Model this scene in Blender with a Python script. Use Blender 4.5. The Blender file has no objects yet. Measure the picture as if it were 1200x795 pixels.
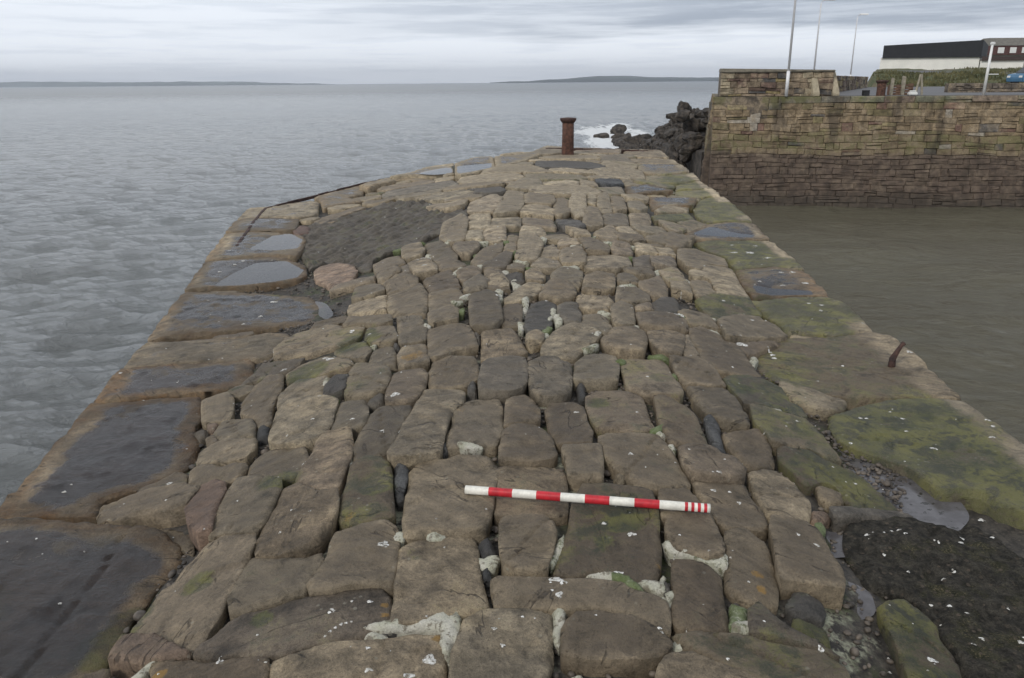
import bpy, bmesh, math, random
import numpy as np
from mathutils import Vector, Matrix
from mathutils.bvhtree import BVHTree
random.seed(7); R = math.radians
SC = bpy.context.scene; COL = SC.collection
# ------------------------------------------------------------------ camera
CAM_H = 1.62
cam = bpy.data.cameras.new('camera'); camo = bpy.data.objects.new('camera', cam); COL.objects.link(camo)
cam.sensor_width = 36; cam.lens = 27.45; cam.clip_start = .05; cam.clip_end = 40000
P_, RO_ = R(18.2), R(0.5)
fw = Vector((0, math.cos(P_), -math.sin(P_))); u0 = Vector((0, math.sin(P_), math.cos(P_))); r0 = Vector((1, 0, 0))
rt = r0*math.cos(RO_) - u0*math.sin(RO_); up = u0*math.cos(RO_) + r0*math.sin(RO_)
camo.matrix_world = Matrix(((rt.x, up.x, -fw.x, 0), (rt.y, up.y, -fw.y, 0), (rt.z, up.z, -fw.z, CAM_H), (0, 0, 0, 1)))
SC.camera = camo
# ------------------------------------------------------------------ world: overcast sky
SUN_EL, SUN_AZ = 42, 215       # sun high, behind the right shoulder (azimuth clockwise from +y)
W = bpy.data.worlds.new('World'); SC.world = W; W.use_nodes = True
nt = W.node_tree; N = nt.nodes; Lk = nt.links; N.clear()
def nd(tree, typ, **kw):
    n = tree.nodes.new(typ)
    for k, v in kw.items():
        if k == 'inp':
            for a, b in v.items(): n.inputs[a].default_value = b
        else: setattr(n, k, v)
    return n
out = nd(nt, 'ShaderNodeOutputWorld'); bg = nd(nt, 'ShaderNodeBackground', inp={'Strength': .1})
sky = nd(nt, 'ShaderNodeTexSky'); sky.sky_type = 'NISHITA'; sky.sun_disc = False
sky.sun_elevation = R(SUN_EL); sky.sun_rotation = R(SUN_AZ)
tc = nd(nt, 'ShaderNodeTexCoord'); sep = nd(nt, 'ShaderNodeSeparateXYZ'); Lk.new(tc.outputs['Generated'], sep.inputs[0])
def mth(tree, op, a, b=None, c=None, clamp=False):
    n = tree.nodes.new('ShaderNodeMath'); n.operation = op; n.use_clamp = clamp
    for i, v in enumerate((a, b, c)):
        if v is None: continue
        if isinstance(v, (int, float)): n.inputs[i].default_value = v
        else: tree.links.new(v, n.inputs[i])
    return n.outputs[0]
def mixc(tree, f, a, b, blend='MIX'):
    n = tree.nodes.new('ShaderNodeMix'); n.data_type = 'RGBA'; n.blend_type = blend; n.clamp_factor = True
    for i, v in ((0, f), (6, a), (7, b)):
        if isinstance(v, (int, float)): n.inputs[i].default_value = v
        elif isinstance(v, tuple): n.inputs[i].default_value = (*v, 1)
        else: tree.links.new(v, n.inputs[i])
    return n.outputs[2]
def mr(tree, v, a, b, lo, hi):
    n = tree.nodes.new('ShaderNodeMapRange'); tree.links.new(v, n.inputs[0])
    for i, q in enumerate((a, b, lo, hi)): n.inputs[i+1].default_value = q
    return n.outputs[0]
def sstep(tree, v, a, b):
    n = tree.nodes.new('ShaderNodeMapRange'); n.interpolation_type = 'SMOOTHSTEP'
    tree.links.new(v, n.inputs[0]); n.inputs[1].default_value = a; n.inputs[2].default_value = b
    return n.outputs[0]
# stratus: horizontal streaks, each layer flattened strongly in elevation
def streak(sx, sz, seed, detail=5, rough=.55):
    c = nd(nt, 'ShaderNodeCombineXYZ')
    Lk.new(mth(nt, 'MULTIPLY', sep.outputs[0], sx), c.inputs[0]); Lk.new(mth(nt, 'MULTIPLY', sep.outputs[1], sx), c.inputs[1])
    Lk.new(mth(nt, 'MULTIPLY_ADD', sep.outputs[2], sz, seed), c.inputs[2])
    n = nd(nt, 'ShaderNodeTexNoise', inp={'Scale': 1., 'Detail': detail, 'Roughness': rough}); Lk.new(c.outputs[0], n.inputs[0])
    return n.outputs[0]
n1 = streak(3., 46, 3.1); n2 = streak(7., 120, 9.7, 6, .6); n3 = streak(1.6, 16, 21.4, 4)
el = sep.outputs[2]
band = sstep(nt, mth(nt, 'ADD', el, mth(nt, 'MULTIPLY', mth(nt, 'ADD', n1, -.5), .055)), .045, .062)    # grey deck starts ~3 degrees up
rightw = sstep(nt, mth(nt, 'ADD', sep.outputs[0], mth(nt, 'MULTIPLY', mth(nt, 'ADD', n3, -.5), .9)), -.28, .22)
dark = mth(nt, 'MULTIPLY', band, mth(nt, 'MULTIPLY_ADD', rightw, .9, .1))
dark = mth(nt, 'MULTIPLY', dark, mth(nt, 'MULTIPLY_ADD', sstep(nt, n2, .35, .6), .35, .65))
lowgrey = mth(nt, 'MULTIPLY', sstep(nt, n2, .47, .63), .5)
lc = mixc(nt, lowgrey, (9.6, 10.1, 10.9), (7.6, 8.2, 9.2))
hz = sstep(nt, el, .035, .0)
cc = mixc(nt, dark, lc, (3.9, 4.4, 5.3))
zen = sstep(nt, el, .12, .6)
cc2 = mixc(nt, zen, cc, (6.2, 6.5, 7.0))
topn = mth(nt, 'MULTIPLY', sstep(nt, n3, .4, .6), mth(nt, 'MULTIPLY', zen, .35))
cc3 = mixc(nt, topn, cc2, (4.0, 4.3, 4.9))
fin = mixc(nt, .93, sky.outputs[0], cc3)
Lk.new(fin, bg.inputs[0]); Lk.new(bg.outputs[0], out.inputs[0])
sun = bpy.data.lights.new('sun', 'SUN'); sun.energy = 1.5; sun.angle = R(14); sun.color = (1, .95, .88)
so = bpy.data.objects.new('sun', sun); COL.objects.link(so)
az = R(SUN_AZ); el_ = R(SUN_EL)
sd = Vector((math.sin(az)*math.cos(el_), math.cos(az)*math.cos(el_), math.sin(el_)))
so.rotation_euler = sd.to_track_quat('Z', 'Y').to_euler()
SC.view_settings.view_transform = 'Standard'; SC.view_settings.look = 'None'; SC.view_settings.gamma = 1
SC.view_settings.use_curve_mapping = False; SC.view_settings.exposure = 0.1
SC.cycles.max_bounces = 6; SC.cycles.transparent_max_bounces = 6; SC.cycles.volume_bounces = 0
# ------------------------------------------------------------------ numpy noise
def _hash(ix, iy, iz, s):
    n = (ix*73856093) ^ (iy*19349663) ^ (iz*83492791) ^ (s*2654435761)
    n = n & 0x7fffffff; n = (n ^ (n >> 13))*1274126177 & 0x7fffffff; n = n ^ (n >> 16)
    return (n & 0xffff)/65535.0
def vnoise(p, s=0):
    p = np.asarray(p, dtype=np.float64); i = np.floor(p).astype(np.int64); f = p-i; f = f*f*(3-2*f); r = 0
    for dx in (0, 1):
        wx = f[:, 0] if dx else 1-f[:, 0]
        for dy in (0, 1):
            wy = f[:, 1] if dy else 1-f[:, 1]
            for dz in (0, 1):
                wz = f[:, 2] if dz else 1-f[:, 2]
                r = r+wx*wy*wz*_hash(i[:, 0]+dx, i[:, 1]+dy, i[:, 2]+dz, s)
    return r*2-1
def fbm(p, s=0, o=4, g=.5):
    a = 1.; r = 0; t = 0; p = np.asarray(p, float)
    for k in range(o):
        r = r+a*vnoise(p*(2**k)+k*17.3, s+k); t += a; a *= g
    return r/t
def S(a, b, t):
    t = np.clip((np.asarray(t, float)-a)/(b-a), 0, 1); return t*t*(3-2*t)
def hgt(x, y):
    yy = np.clip(y, 0, 20)
    return -0.34*S(0, 1, (-x+.03*yy-.5)/(1.5+.10*yy))*(1-.3*S(14, 20, y)) - 0.26*S(0, 1, (x-.02*yy-.5)/(1.2+.11*yy))*(1-.5*S(12, 19, y))
# ------------------------------------------------------------------ objects
def link(name, me, mats=(), parent=None):
    o = bpy.data.objects.new(name, me); COL.objects.link(o)
    for m in (mats if isinstance(mats, (list, tuple)) else [mats]): me.materials.append(m)
    if parent: o.parent = parent
    return o
def mesh(name, V, Fc, mats=(), parent=None, smooth=True, attrs=None, midx=None):
    me = bpy.data.meshes.new(name)
    me.from_pydata([tuple(v) for v in V], [], Fc if isinstance(Fc, list) else Fc.tolist()); me.update()
    if smooth: me.polygons.foreach_set('use_smooth', [True]*len(me.polygons))
    if attrs:
        for k, v in attrs.items():
            v = np.asarray(v, dtype=np.float32)
            if v.ndim == 2:
                a = me.attributes.new(k, 'FLOAT_COLOR', 'POINT'); a.data.foreach_set('color', np.c_[v, np.ones(len(v))].astype(np.float32).ravel())
            else:
                a = me.attributes.new(k, 'FLOAT', 'POINT'); a.data.foreach_set('value', v)
    if midx is not None: me.polygons.foreach_set('material_index', midx)
    return link(name, me, mats, parent)
def tag(o, label=None, cat=None, group=None, kind=None):
    if label: o['label'] = label
    if cat: o['category'] = cat
    if group: o['group'] = group
    if kind: o['kind'] = kind
    return o
def empty(name, loc, label, cat, group=None, rz=0):
    o = bpy.data.objects.new(name, None); COL.objects.link(o); o.location = loc; o.rotation_euler = (0, 0, rz)
    return tag(o, label, cat, group)
class MB:
    """collects boxes, tubes and prisms for one mesh"""
    def __init__(s): s.V = []; s.F = []; s.M = []
    def add(s, V, Fc, m=0):
        b = len(s.V); s.V += [tuple(v) for v in V]; s.F += [[i+b for i in f] for f in Fc]; s.M += [m]*len(Fc); return s
    def box(s, x0, x1, y0, y1, z0, z1, m=0):
        V = [(x, y, z) for z in (z0, z1) for y in (y0, y1) for x in (x0, x1)]
        return s.add(V, [[0, 2, 3, 1], [4, 5, 7, 6], [0, 1, 5, 4], [2, 6, 7, 3], [0, 4, 6, 2], [1, 3, 7, 5]], m)
    def prism(s, pts, z0, z1, m=0):
        n = len(pts); zt = z1 if isinstance(z1, (list, tuple)) else [z1]*n
        V = [(x, y, z0) for x, y in pts]+[(pts[i][0], pts[i][1], zt[i]) for i in range(n)]
        return s.add(V, [list(range(n))[::-1], list(range(n, 2*n))]+[[i, (i+1) % n, n+(i+1) % n, n+i] for i in range(n)], m)
    def tube(s, path, rad, n=10, m=0, cap=True):
        path = [Vector(p) for p in path]; rad = rad if isinstance(rad, (list, tuple)) else [rad]*len(path)
        V = []; Fc = []
        for k, p in enumerate(path):
            t = (path[min(k+1, len(path)-1)]-path[max(k-1, 0)]).normalized()
            a = t.orthogonal().normalized() if abs(t.z) > .99 else t.cross(Vector((0, 0, 1))).normalized()
            b = t.cross(a)
            for j in range(n):
                q = 2*math.pi*j/n; V.append(p+(a*math.cos(q)+b*math.sin(q))*rad[k])
        for k in range(len(path)-1):
            for j in range(n): Fc.append([k*n+j, k*n+(j+1) % n, (k+1)*n+(j+1) % n, (k+1)*n+j])
        if cap: Fc += [list(range(n))[::-1], [(len(path)-1)*n+j for j in range(n)]]
        return s.add(V, Fc, m)
    def build(s, name, mats, parent=None, smooth=False, bevel=0):
        o = mesh(name, s.V, s.F, mats, parent, smooth, midx=s.M)
        bm = bmesh.new(); bm.from_mesh(o.data); bmesh.ops.recalc_face_normals(bm, faces=bm.faces)
        if bevel: bmesh.ops.bevel(bm, geom=[e for e in bm.edges if e.calc_face_angle(0) > .5], offset=bevel, segments=2, affect='EDGES')
        bm.to_mesh(o.data); bm.free()
        return o
# ------------------------------------------------------------------ materials
def newmat(name):
    m = bpy.data.materials.new(name); m.use_nodes = True; t = m.node_tree; t.nodes.clear()
    o = t.nodes.new('ShaderNodeOutputMaterial'); p = t.nodes.new('ShaderNodeBsdfPrincipled'); t.links.new(p.outputs[0], o.inputs[0])
    return m, t, p
def attr(t, name, outp='Fac'):
    n = t.nodes.new('ShaderNodeAttribute'); n.attribute_name = name; return n.outputs[outp]
def noise(t, scale, detail=4, rough=.55, vec=None, dist=0):
    n = nd(t, 'ShaderNodeTexNoise', inp={'Scale': scale, 'Detail': detail, 'Roughness': rough, 'Distortion': dist})
    if vec is None: vec = nd(t, 'ShaderNodeTexCoord').outputs['Object']
    t.links.new(vec, n.inputs['Vector']); return n.outputs[0]
def bump(t, p, hs, strength=.5, dist=.01):
    prev = None
    for h_, s_, d_ in hs:
        b = nd(t, 'ShaderNodeBump', inp={'Strength': s_, 'Distance': d_}); t.links.new(h_, b.inputs['Height'])
        if prev is not None: t.links.new(prev, b.inputs['Normal'])
        prev = b.outputs[0]
    t.links.new(prev, p.inputs['Normal'])
def simple(name, col, rough=.6, metal=0, var=.25, scale=6, bmp=.3, bd=.01, col2=None):
    m, t, p = newmat(name)
    n = noise(t, scale, 6, .6)
    c = mixc(t, sstep(t, n, .3, .7), tuple(c*(1-var) for c in col), col2 or tuple(min(1, c*(1+var)) for c in col))
    t.links.new(c, p.inputs['Base Color']); p.inputs['Roughness'].default_value = rough; p.inputs['Metallic'].default_value = metal
    if bmp: bump(t, p, [(noise(t, scale*5, 5), bmp, bd)])
    return m
def stone_mat():
    m, t, p = newmat('sandstone')
    pos = nd(t, 'ShaderNodeNewGeometry').outputs['Position']
    rnd = attr(t, 'rnd')
    rot = nd(t, 'ShaderNodeVectorRotate'); rot.rotation_type = 'Z_AXIS'; t.links.new(pos, rot.inputs[0]); t.links.new(mth(t, 'MULTIPLY', rnd, 9.), rot.inputs['Angle'])
    mp = nd(t, 'ShaderNodeMapping'); mp.inputs['Scale'].default_value = (2.2, 22, 8); t.links.new(rot.outputs[0], mp.inputs[0])
    strat = noise(t, 1., 5, .6, mp.outputs[0], .6)
    big = noise(t, 3.2, 5, .6, pos); mid = noise(t, 14, 6, .65, pos); fine = noise(t, 75, 5, .7, pos); grit = noise(t, 260, 3, .7, pos)
    tone = attr(t, 'tone')
    lum = noise(t, 7.5, 6, .68, pos, .4); pit = noise(t, 130, 4, .7, pos)
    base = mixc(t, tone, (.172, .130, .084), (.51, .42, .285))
    hue = mth(t, 'FRACT', mth(t, 'MULTIPLY', rnd, 7.13))
    base = mixc(t, mth(t, 'MULTIPLY', sstep(t, hue, .75, 1.), .28), base, (.25, .19, .15))
    base = mixc(t, mth(t, 'MULTIPLY', sstep(t, hue, .35, .0), .35), base, (.20, .185, .14))
    base = mixc(t, mth(t, 'MULTIPLY', sstep(t, big, .50, .66), .45), base, (.30, .235, .145))
    base = mixc(t, attr(t, 'red'), base, (.26, .165, .125))
    base = mixc(t, attr(t, 'slate'), base, (.085, .086, .085))
    v = mr(t, big, .34, .66, .62, 1.34)
    v = mth(t, 'MULTIPLY', v, mr(t, lum, .32, .68, .40, 1.58))
    v = mth(t, 'MULTIPLY', v, mr(t, mid, .30, .70, .72, 1.28))
    v = mth(t, 'MULTIPLY', v, mr(t, fine, .28, .72, .60, 1.40))
    v = mth(t, 'MULTIPLY', v, mr(t, grit, .28, .72, .70, 1.30))
    v = mth(t, 'MULTIPLY', v, mr(t, strat, .30, .70, .80, 1.18))
    v = mth(t, 'MULTIPLY', v, mr(t, pit, .30, .42, .55, 1.0))
    base = mixc(t, 1., base, v, 'MULTIPLY')
    mp3 = nd(t, 'ShaderNodeMapping'); mp3.inputs['Scale'].default_value = (.8, 3.2, 1.5); t.links.new(rot.outputs[0], mp3.inputs[0]); ck = noise(t, 1.3, 4, .5, mp3.outputs[0], .3)
    crk = mth(t, 'MULTIPLY', sstep(t, mth(t, 'ABSOLUTE', mth(t, 'SUBTRACT', ck, .5)), .0065, .0015), sstep(t, big, .50, .56))
    base = mixc(t, mth(t, 'MULTIPLY', crk, .6), base, (.03, .024, .019))
    # dark algae film on the crown of many stones, with a ragged granular edge
    alv = mth(t, 'ADD', mth(t, 'ADD', mth(t, 'MULTIPLY', lum, 1.3), mth(t, 'MULTIPLY', big, .8)), mth(t, 'MULTIPLY', fine, .55))
    al = mth(t, 'MULTIPLY', attr(t, 'alg'), sstep(t, alv, 1.10, 1.42))
    al = mth(t, 'MULTIPLY', al, mr(t, grit, .35, .6, .55, 1.))
    base = mixc(t, mth(t, 'MULTIPLY', al, .92), base, (.042, .034, .028))
    # moss, thin and broken by the grain of the stone
    mo = sstep(t, mth(t, 'ADD', mth(t, 'ADD', attr(t, 'moss'), mth(t, 'MULTIPLY', lum, 1.3)), mth(t, 'ADD', mth(t, 'ADD', mth(t, 'MULTIPLY', fine, .7), mth(t, 'MULTIPLY', big, 1.3)), mth(t, 'MULTIPLY', mid, .6))), 2.20, 2.52)
    mcol = mixc(t, sstep(t, big, .38, .62), (.045, .066, .018), (.175, .18, .045))
    mcol = mixc(t, sstep(t, mth(t, 'ADD', lum, mth(t, 'MULTIPLY', mth(t, 'SUBTRACT', mid, .5), .6)), .46, .60), mcol, (.022, .040, .021))
    base = mixc(t, mth(t, 'MULTIPLY', mo, mr(t, grit, .3, .62, .95, .45)), base, mcol)
    # ochre lichen
    oc = sstep(t, mth(t, 'ADD', attr(t, 'och'), mth(t, 'ADD', mth(t, 'MULTIPLY', fine, 1.2), mth(t, 'MULTIPLY', mid, .6))), 1.35, 1.75)
    base = mixc(t, mth(t, 'MULTIPLY', oc, .75), base, (.34, .20, .05))
    # pale lichen flecks
    vo = nd(t, 'ShaderNodeTexVoronoi', inp={'Scale': 22.}); t.links.new(pos, vo.inputs['Vector'])
    fl = mth(t, 'MULTIPLY', sstep(t, mth(t, 'ADD', vo.outputs['Distance'], mth(t, 'MULTIPLY', fine, .25)), .32, .22), sstep(t, noise(t, 4, 4, .6, pos), .52, .62))
    base = mixc(t, mth(t, 'MULTIPLY', fl, .4), base, (.42, .40, .32))
    # wetness
    wet = sstep(t, mth(t, 'ADD', attr(t, 'wet'), mth(t, 'ADD', mth(t, 'MULTIPLY', mth(t, 'ADD', lum, -.5), 1.3), mth(t, 'MULTIPLY', mth(t, 'ADD', big, -.5), 1.1))), .30, .68)
    wc = mixc(t, 1., base, (.10, .08, .08), 'MULTIPLY')
    rim = attr(t, 'rim')
    base = mixc(t, mth(t, 'MULTIPLY', rim, mr(t, lum, .35, .6, .35, .95)), base, mixc(t, 1., base, (.40, .29, .20), 'MULTIPLY'))
    base = mixc(t, wet, base, wc)
    t.links.new(base, p.inputs['Base Color'])
    ro = mth(t, 'MULTIPLY_ADD', wet, -.46, .66); ro = mth(t, 'ADD', ro, mth(t, 'MULTIPLY', mth(t, 'ADD', mid, -.5), .25))
    t.links.new(ro, p.inputs['Roughness'])
    p.inputs['Specular IOR Level'].default_value = .4
    bs = mth(t, 'MULTIPLY_ADD', wet, -.45, .95)
    b1 = nd(t, 'ShaderNodeBump', inp={'Distance': .03}); t.links.new(bs, b1.inputs['Strength']); t.links.new(lum, b1.inputs['Height'])
    b2 = nd(t, 'ShaderNodeBump', inp={'Distance': .012}); t.links.new(bs, b2.inputs['Strength']); t.links.new(fine, b2.inputs['Height']); t.links.new(b1.outputs[0], b2.inputs['Normal'])
    b3 = nd(t, 'ShaderNodeBump', inp={'Distance': .008}); t.links.new(bs, b3.inputs['Strength']); t.links.new(strat, b3.inputs['Height']); t.links.new(b2.outputs[0], b3.inputs['Normal'])
    b5 = nd(t, 'ShaderNodeBump', inp={'Distance': -.012}); t.links.new(bs, b5.inputs['Strength']); t.links.new(crk, b5.inputs['Height']); t.links.new(b3.outputs[0], b5.inputs['Normal']); b3 = b5
    b4 = nd(t, 'ShaderNodeBump', inp={'Distance': .003}); t.links.new(bs, b4.inputs['Strength']); t.links.new(grit, b4.inputs['Height']); t.links.new(b3.outputs[0], b4.inputs['Normal'])
    t.links.new(b4.outputs[0], p.inputs['Normal'])
    return m
STONE = stone_mat()
def bed_mat():
    m, t, p = newmat('joint_bed')
    pos = nd(t, 'ShaderNodeNewGeometry').outputs['Position']
    a = noise(t, 3.5, 5, .6, pos); b = noise(t, 22, 5, .65, pos); c = noise(t, 120, 4, .7, pos)
    base = mixc(t, sstep(t, b, .35, .65), (.028, .025, .022), (.075, .066, .054))
    base = mixc(t, mth(t, 'MULTIPLY', sstep(t, mth(t, 'ADD', a, attr(t, 'pale')), .62, .74), sstep(t, b, .42, .55)), base, (.33, .34, .25))
    base = mixc(t, mth(t, 'MULTIPLY', sstep(t, noise(t, 2.2, 4, .6, pos), .50, .62), sstep(t, b, .4, .5)), base, (.055, .065, .025))
    vo = nd(t, 'ShaderNodeTexVoronoi', inp={'Scale': 45.}); t.links.new(pos, vo.inputs['Vector'])
    vs = nd(t, 'ShaderNodeSeparateXYZ'); t.links.new(vo.outputs['Color'], vs.inputs[0])
    base = mixc(t, mth(t, 'MULTIPLY', sstep(t, vo.outputs['Distance'], .5, .2), .6), base, mixc(t, vs.outputs[0], (.03, .028, .026), (.15, .125, .10)))
    base = mixc(t, 1., base, mth(t, 'MULTIPLY_ADD', c, 1.2, .4), 'MULTIPLY')
    t.links.new(base, p.inputs['Base Color']); p.inputs['Roughness'].default_value = .75
    bump(t, p, [(vo.outputs['Distance'], -.9, .02), (c, .8, .008)])
    return m
BED = bed_mat()
def gunk_mat():      # dark gritty algae crust over the lower right slab
    m, t, p = newmat('algae_crust')
    pos = nd(t, 'ShaderNodeNewGeometry').outputs['Position']
    a = noise(t, 4, 5, .65, pos); b = noise(t, 28, 5, .65, pos); c = noise(t, 130, 4, .7, pos)
    base = mixc(t, sstep(t, b, .35, .68), (.034, .032, .027), (.105, .095, .076))
    base = mixc(t, mth(t, 'MULTIPLY', sstep(t, a, .52, .66), .6), base, (.07, .072, .032))
    base = mixc(t, sstep(t, mth(t, 'ADD', mth(t, 'MULTIPLY', a, .7), mth(t, 'MULTIPLY', c, .6)), .74, .84), base, (.17, .14, .085))
    base = mixc(t, 1., base, mth(t, 'MULTIPLY_ADD', c, 1.6, .2), 'MULTIPLY')
    vo = nd(t, 'ShaderNodeTexVoronoi', inp={'Scale': 48.}); t.links.new(pos, vo.inputs['Vector']); vs = nd(t, 'ShaderNodeSeparateXYZ'); t.links.new(vo.outputs['Color'], vs.inputs[0])
    base = mixc(t, mth(t, 'MULTIPLY', sstep(t, vo.outputs['Distance'], .5, .25), sstep(t, vs.outputs[1], .55, .8)), base, mixc(t, vs.outputs[0], (.03, .03, .028), (.16, .13, .10)))
    t.links.new(base, p.inputs['Base Color']); p.inputs['Roughness'].default_value = .85; p.inputs['Specular IOR Level'].default_value = .2
    bump(t, p, [(b, 1., .05), (vo.outputs['Distance'], -.9, .018), (c, 1., .02)])
    return m
GUNK = gunk_mat()
def mortar_mat():
    m, t, p = newmat('lichened_mortar')
    pos = nd(t, 'ShaderNodeNewGeometry').outputs['Position']
    a = noise(t, 9, 5, .6, pos); b = noise(t, 45, 5, .65, pos); c = noise(t, 170, 3, .7, pos)
    base = mixc(t, sstep(t, a, .35, .65), (.50, .48, .41), (.40, .40, .30))
    base = mixc(t, sstep(t, b, .52, .62), base, (.22, .20, .155)); base = mixc(t, sstep(t, a, .56, .64), base, (.20, .18, .13))
    mo = sstep(t, mth(t, 'ADD', attr(t, 'moss'), b), .75, 1.05)
    base = mixc(t, mth(t, 'MULTIPLY', mo, .85), base, (.085, .12, .03))
    base = mixc(t, 1., base, mth(t, 'MULTIPLY_ADD', c, 1., .5), 'MULTIPLY')
    t.links.new(base, p.inputs['Base Color']); p.inputs['Roughness'].default_value = .9
    bump(t, p, [(b, .8, .012), (c, .8, .004)])
    return m
MORTAR = mortar_mat()
def water_mat(name, tint, rough=.03, bscale=25, bs=.1):
    m = bpy.data.materials.new(name); m.use_nodes = True; t = m.node_tree; t.nodes.clear()
    o = t.nodes.new('ShaderNodeOutputMaterial'); g = nd(t, 'ShaderNodeBsdfGlossy', inp={'Roughness': rough}); tr = nd(t, 'ShaderNodeBsdfTransparent')
    tr.inputs[0].default_value = (*tint, 1)
    fr = nd(t, 'ShaderNodeFresnel', inp={'IOR': 1.36}); mx = t.nodes.new('ShaderNodeMixShader')
    b = nd(t, 'ShaderNodeBump', inp={'Strength': bs, 'Distance': .004}); t.links.new(noise(t, bscale, 3), b.inputs['Height'])
    t.links.new(b.outputs[0], g.inputs['Normal']); t.links.new(b.outputs[0], fr.inputs['Normal'])
    t.links.new(fr.outputs[0], mx.inputs[0]); t.links.new(tr.outputs[0], mx.inputs[1]); t.links.new(g.outputs[0], mx.inputs[2]); t.links.new(mx.outputs[0], o.inputs[0])
    return m
PUDDLE = water_mat('puddle_water', (.52, .5, .5))
def sea_mat():
    m, t, p = newmat('sea_water')
    pos = nd(t, 'ShaderNodeNewGeometry').outputs['Position']
    hb = attr(t, 'harbour'); fo = attr(t, 'foam')
    a = noise(t, .05, 4, .5, pos)
    base = mixc(t, sstep(t, a, .35, .65), (.165, .176, .174), (.195, .202, .195))
    base = mixc(t, hb, base, (.112, .104, .074))
    dist = nd(t, 'ShaderNodeCameraData')  # not used for colour
    t.nodes.remove(dist)
    mp = nd(t, 'ShaderNodeMapping'); mp.inputs['Scale'].default_value = (1, 1.6, 1); mp.inputs['Rotation'].default_value = (0, 0, .35); t.links.new(pos, mp.inputs[0])
    f = noise(t, 2.2, 8, .7, mp.outputs[0], .8)
    f2 = noise(t, 7., 5, .65, mp.outputs[0], .6); f3 = noise(t, .35, 4, .6, mp.outputs[0], .4)
    fm = sstep(t, mth(t, 'ADD', fo, mth(t, 'MULTIPLY', mth(t, 'ADD', f, mth(t, 'MULTIPLY', f2, .5)), 1.)), .98, 1.25)
    base = mixc(t, fm, base, (.78, .80, .80))
    t.links.new(base, p.inputs['Base Color'])
    ro = mth(t, 'ADD', mth(t, 'MULTIPLY_ADD', fm, .6, .07), attr(t, 'far'))
    t.links.new(ro, p.inputs['Roughness']); p.inputs['IOR'].default_value = 1.33
    near = mth(t, 'SUBTRACT', 1., mth(t, 'MULTIPLY', hb, .1))
    b0 = nd(t, 'ShaderNodeBump', inp={'Distance': .6}); t.links.new(mth(t, 'MULTIPLY', near, .3), b0.inputs['Strength']); t.links.new(f3, b0.inputs['Height'])
    b1 = nd(t, 'ShaderNodeBump'); t.links.new(mth(t, 'MULTIPLY_ADD', hb, -.075, .17), b1.inputs['Distance']); t.links.new(mth(t, 'MULTIPLY', near, 1.), b1.inputs['Strength']); t.links.new(f, b1.inputs['Height']); t.links.new(b0.outputs[0], b1.inputs['Normal'])
    b2 = nd(t, 'ShaderNodeBump', inp={'Distance': .022}); t.links.new(mth(t, 'SUBTRACT', 1., mth(t, 'MULTIPLY', hb, .65)), b2.inputs['Strength']); t.links.new(f2, b2.inputs['Height']); t.links.new(b1.outputs[0], b2.inputs['Normal'])
    t.links.new(b2.outputs[0], p.inputs['Normal'])
    return m
# ------------------------------------------------------------------ sea: one sheet to the horizon
WZ = -3.0
def build_sea():
    na, nr = 620, 560
    k = np.arange(nr)/(nr-1); rad = 2.2*(9000/2.2)**k
    tt = np.arange(na)/na
    # more columns towards the view direction (+y)
    th = 2*np.pi*tt; th = th - .78*np.sin(th)                # dense about angle 0 = +y
    A, Rr = np.meshgrid(th, rad)
    X = (np.sin(A)*Rr).ravel(); Y = (np.cos(A)*Rr).ravel()
    hb = S(2.5, 4.5, X)*S(36, 33, Y)
    P = np.c_[X, Y, np.zeros_like(X)]
    fade = np.clip(1-np.log(np.maximum(Rr.ravel(), 30)/30)/np.log(20), 0, 1)
    c, s = math.cos(.25), math.sin(.25)
    Q = np.c_[X*c+Y*s, -X*s+Y*c, X*0]
    warp = fbm(Q/9., 5, 3)*1.6
    z = .075*(1-np.abs(fbm(np.c_[Q[:, 0]/7.+warp*.3, Q[:, 1]/3.2+warp, Q[:, 2]], 1, 3)))**2*2 - .09
    z += .085*(1-np.abs(fbm(np.c_[Q[:, 0]/2.2, Q[:, 1]/1.3+warp*.6, Q[:, 2]], 2, 4)))**2*2 - .09
    z += .06*fbm(np.c_[Q[:, 0]/.9, Q[:, 1]/.5, Q[:, 2]], 4, 4, .6)
    zh = .17*fbm(np.c_[X/4.5, Y/2.4, X*0], 8, 3, .5)+.16*fbm(np.c_[(X+.3*Y)/3.0, Y/1.2, X*0], 28, 2, .5)+.02*fbm(np.c_[X/1.2, Y/.6, X*0], 4, 3)
    z = z*fade*(1-.85*hb)+zh*fade*hb
    rockd = np.hypot((X-9.2-(Y-72)*.14)/3.2, (Y-70)/19.)
    foam = S(1.5, .3, rockd+1.1*fbm(np.c_[X/1.6, Y/7., X*0], 13, 5, .65))*.8
    foam = np.maximum(foam, S(.9, .2, np.hypot((X-9.2)/1.6, (Y-42)/6))*.85)
    z += foam*.12*fbm(P/.8, 3, 3)
    crest = S(.05, .17, z)*(1-hb)
    near = S(14, 5, Rr.ravel())*S(0, -3, X)
    foam = np.maximum(foam, crest*(.14+near*.14))
    far = S(25, 500, Rr.ravel())*.22
    idx = np.arange(na*nr).reshape(nr, na); i2 = np.roll(idx, -1, 1)
    Fc = np.stack([idx[:-1], i2[:-1], i2[1:], idx[1:]], -1).reshape(-1, 4)[:, ::-1]
    # tiny centre cap is under the pier
    o = mesh('sea', np.c_[X, Y, WZ+z], Fc, sea_mat(), attrs={'harbour': hb, 'foam': foam, 'far': far})
    tag(o, 'grey rippled sea around the pier reaching the horizon', kind='structure')
build_sea()
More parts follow.
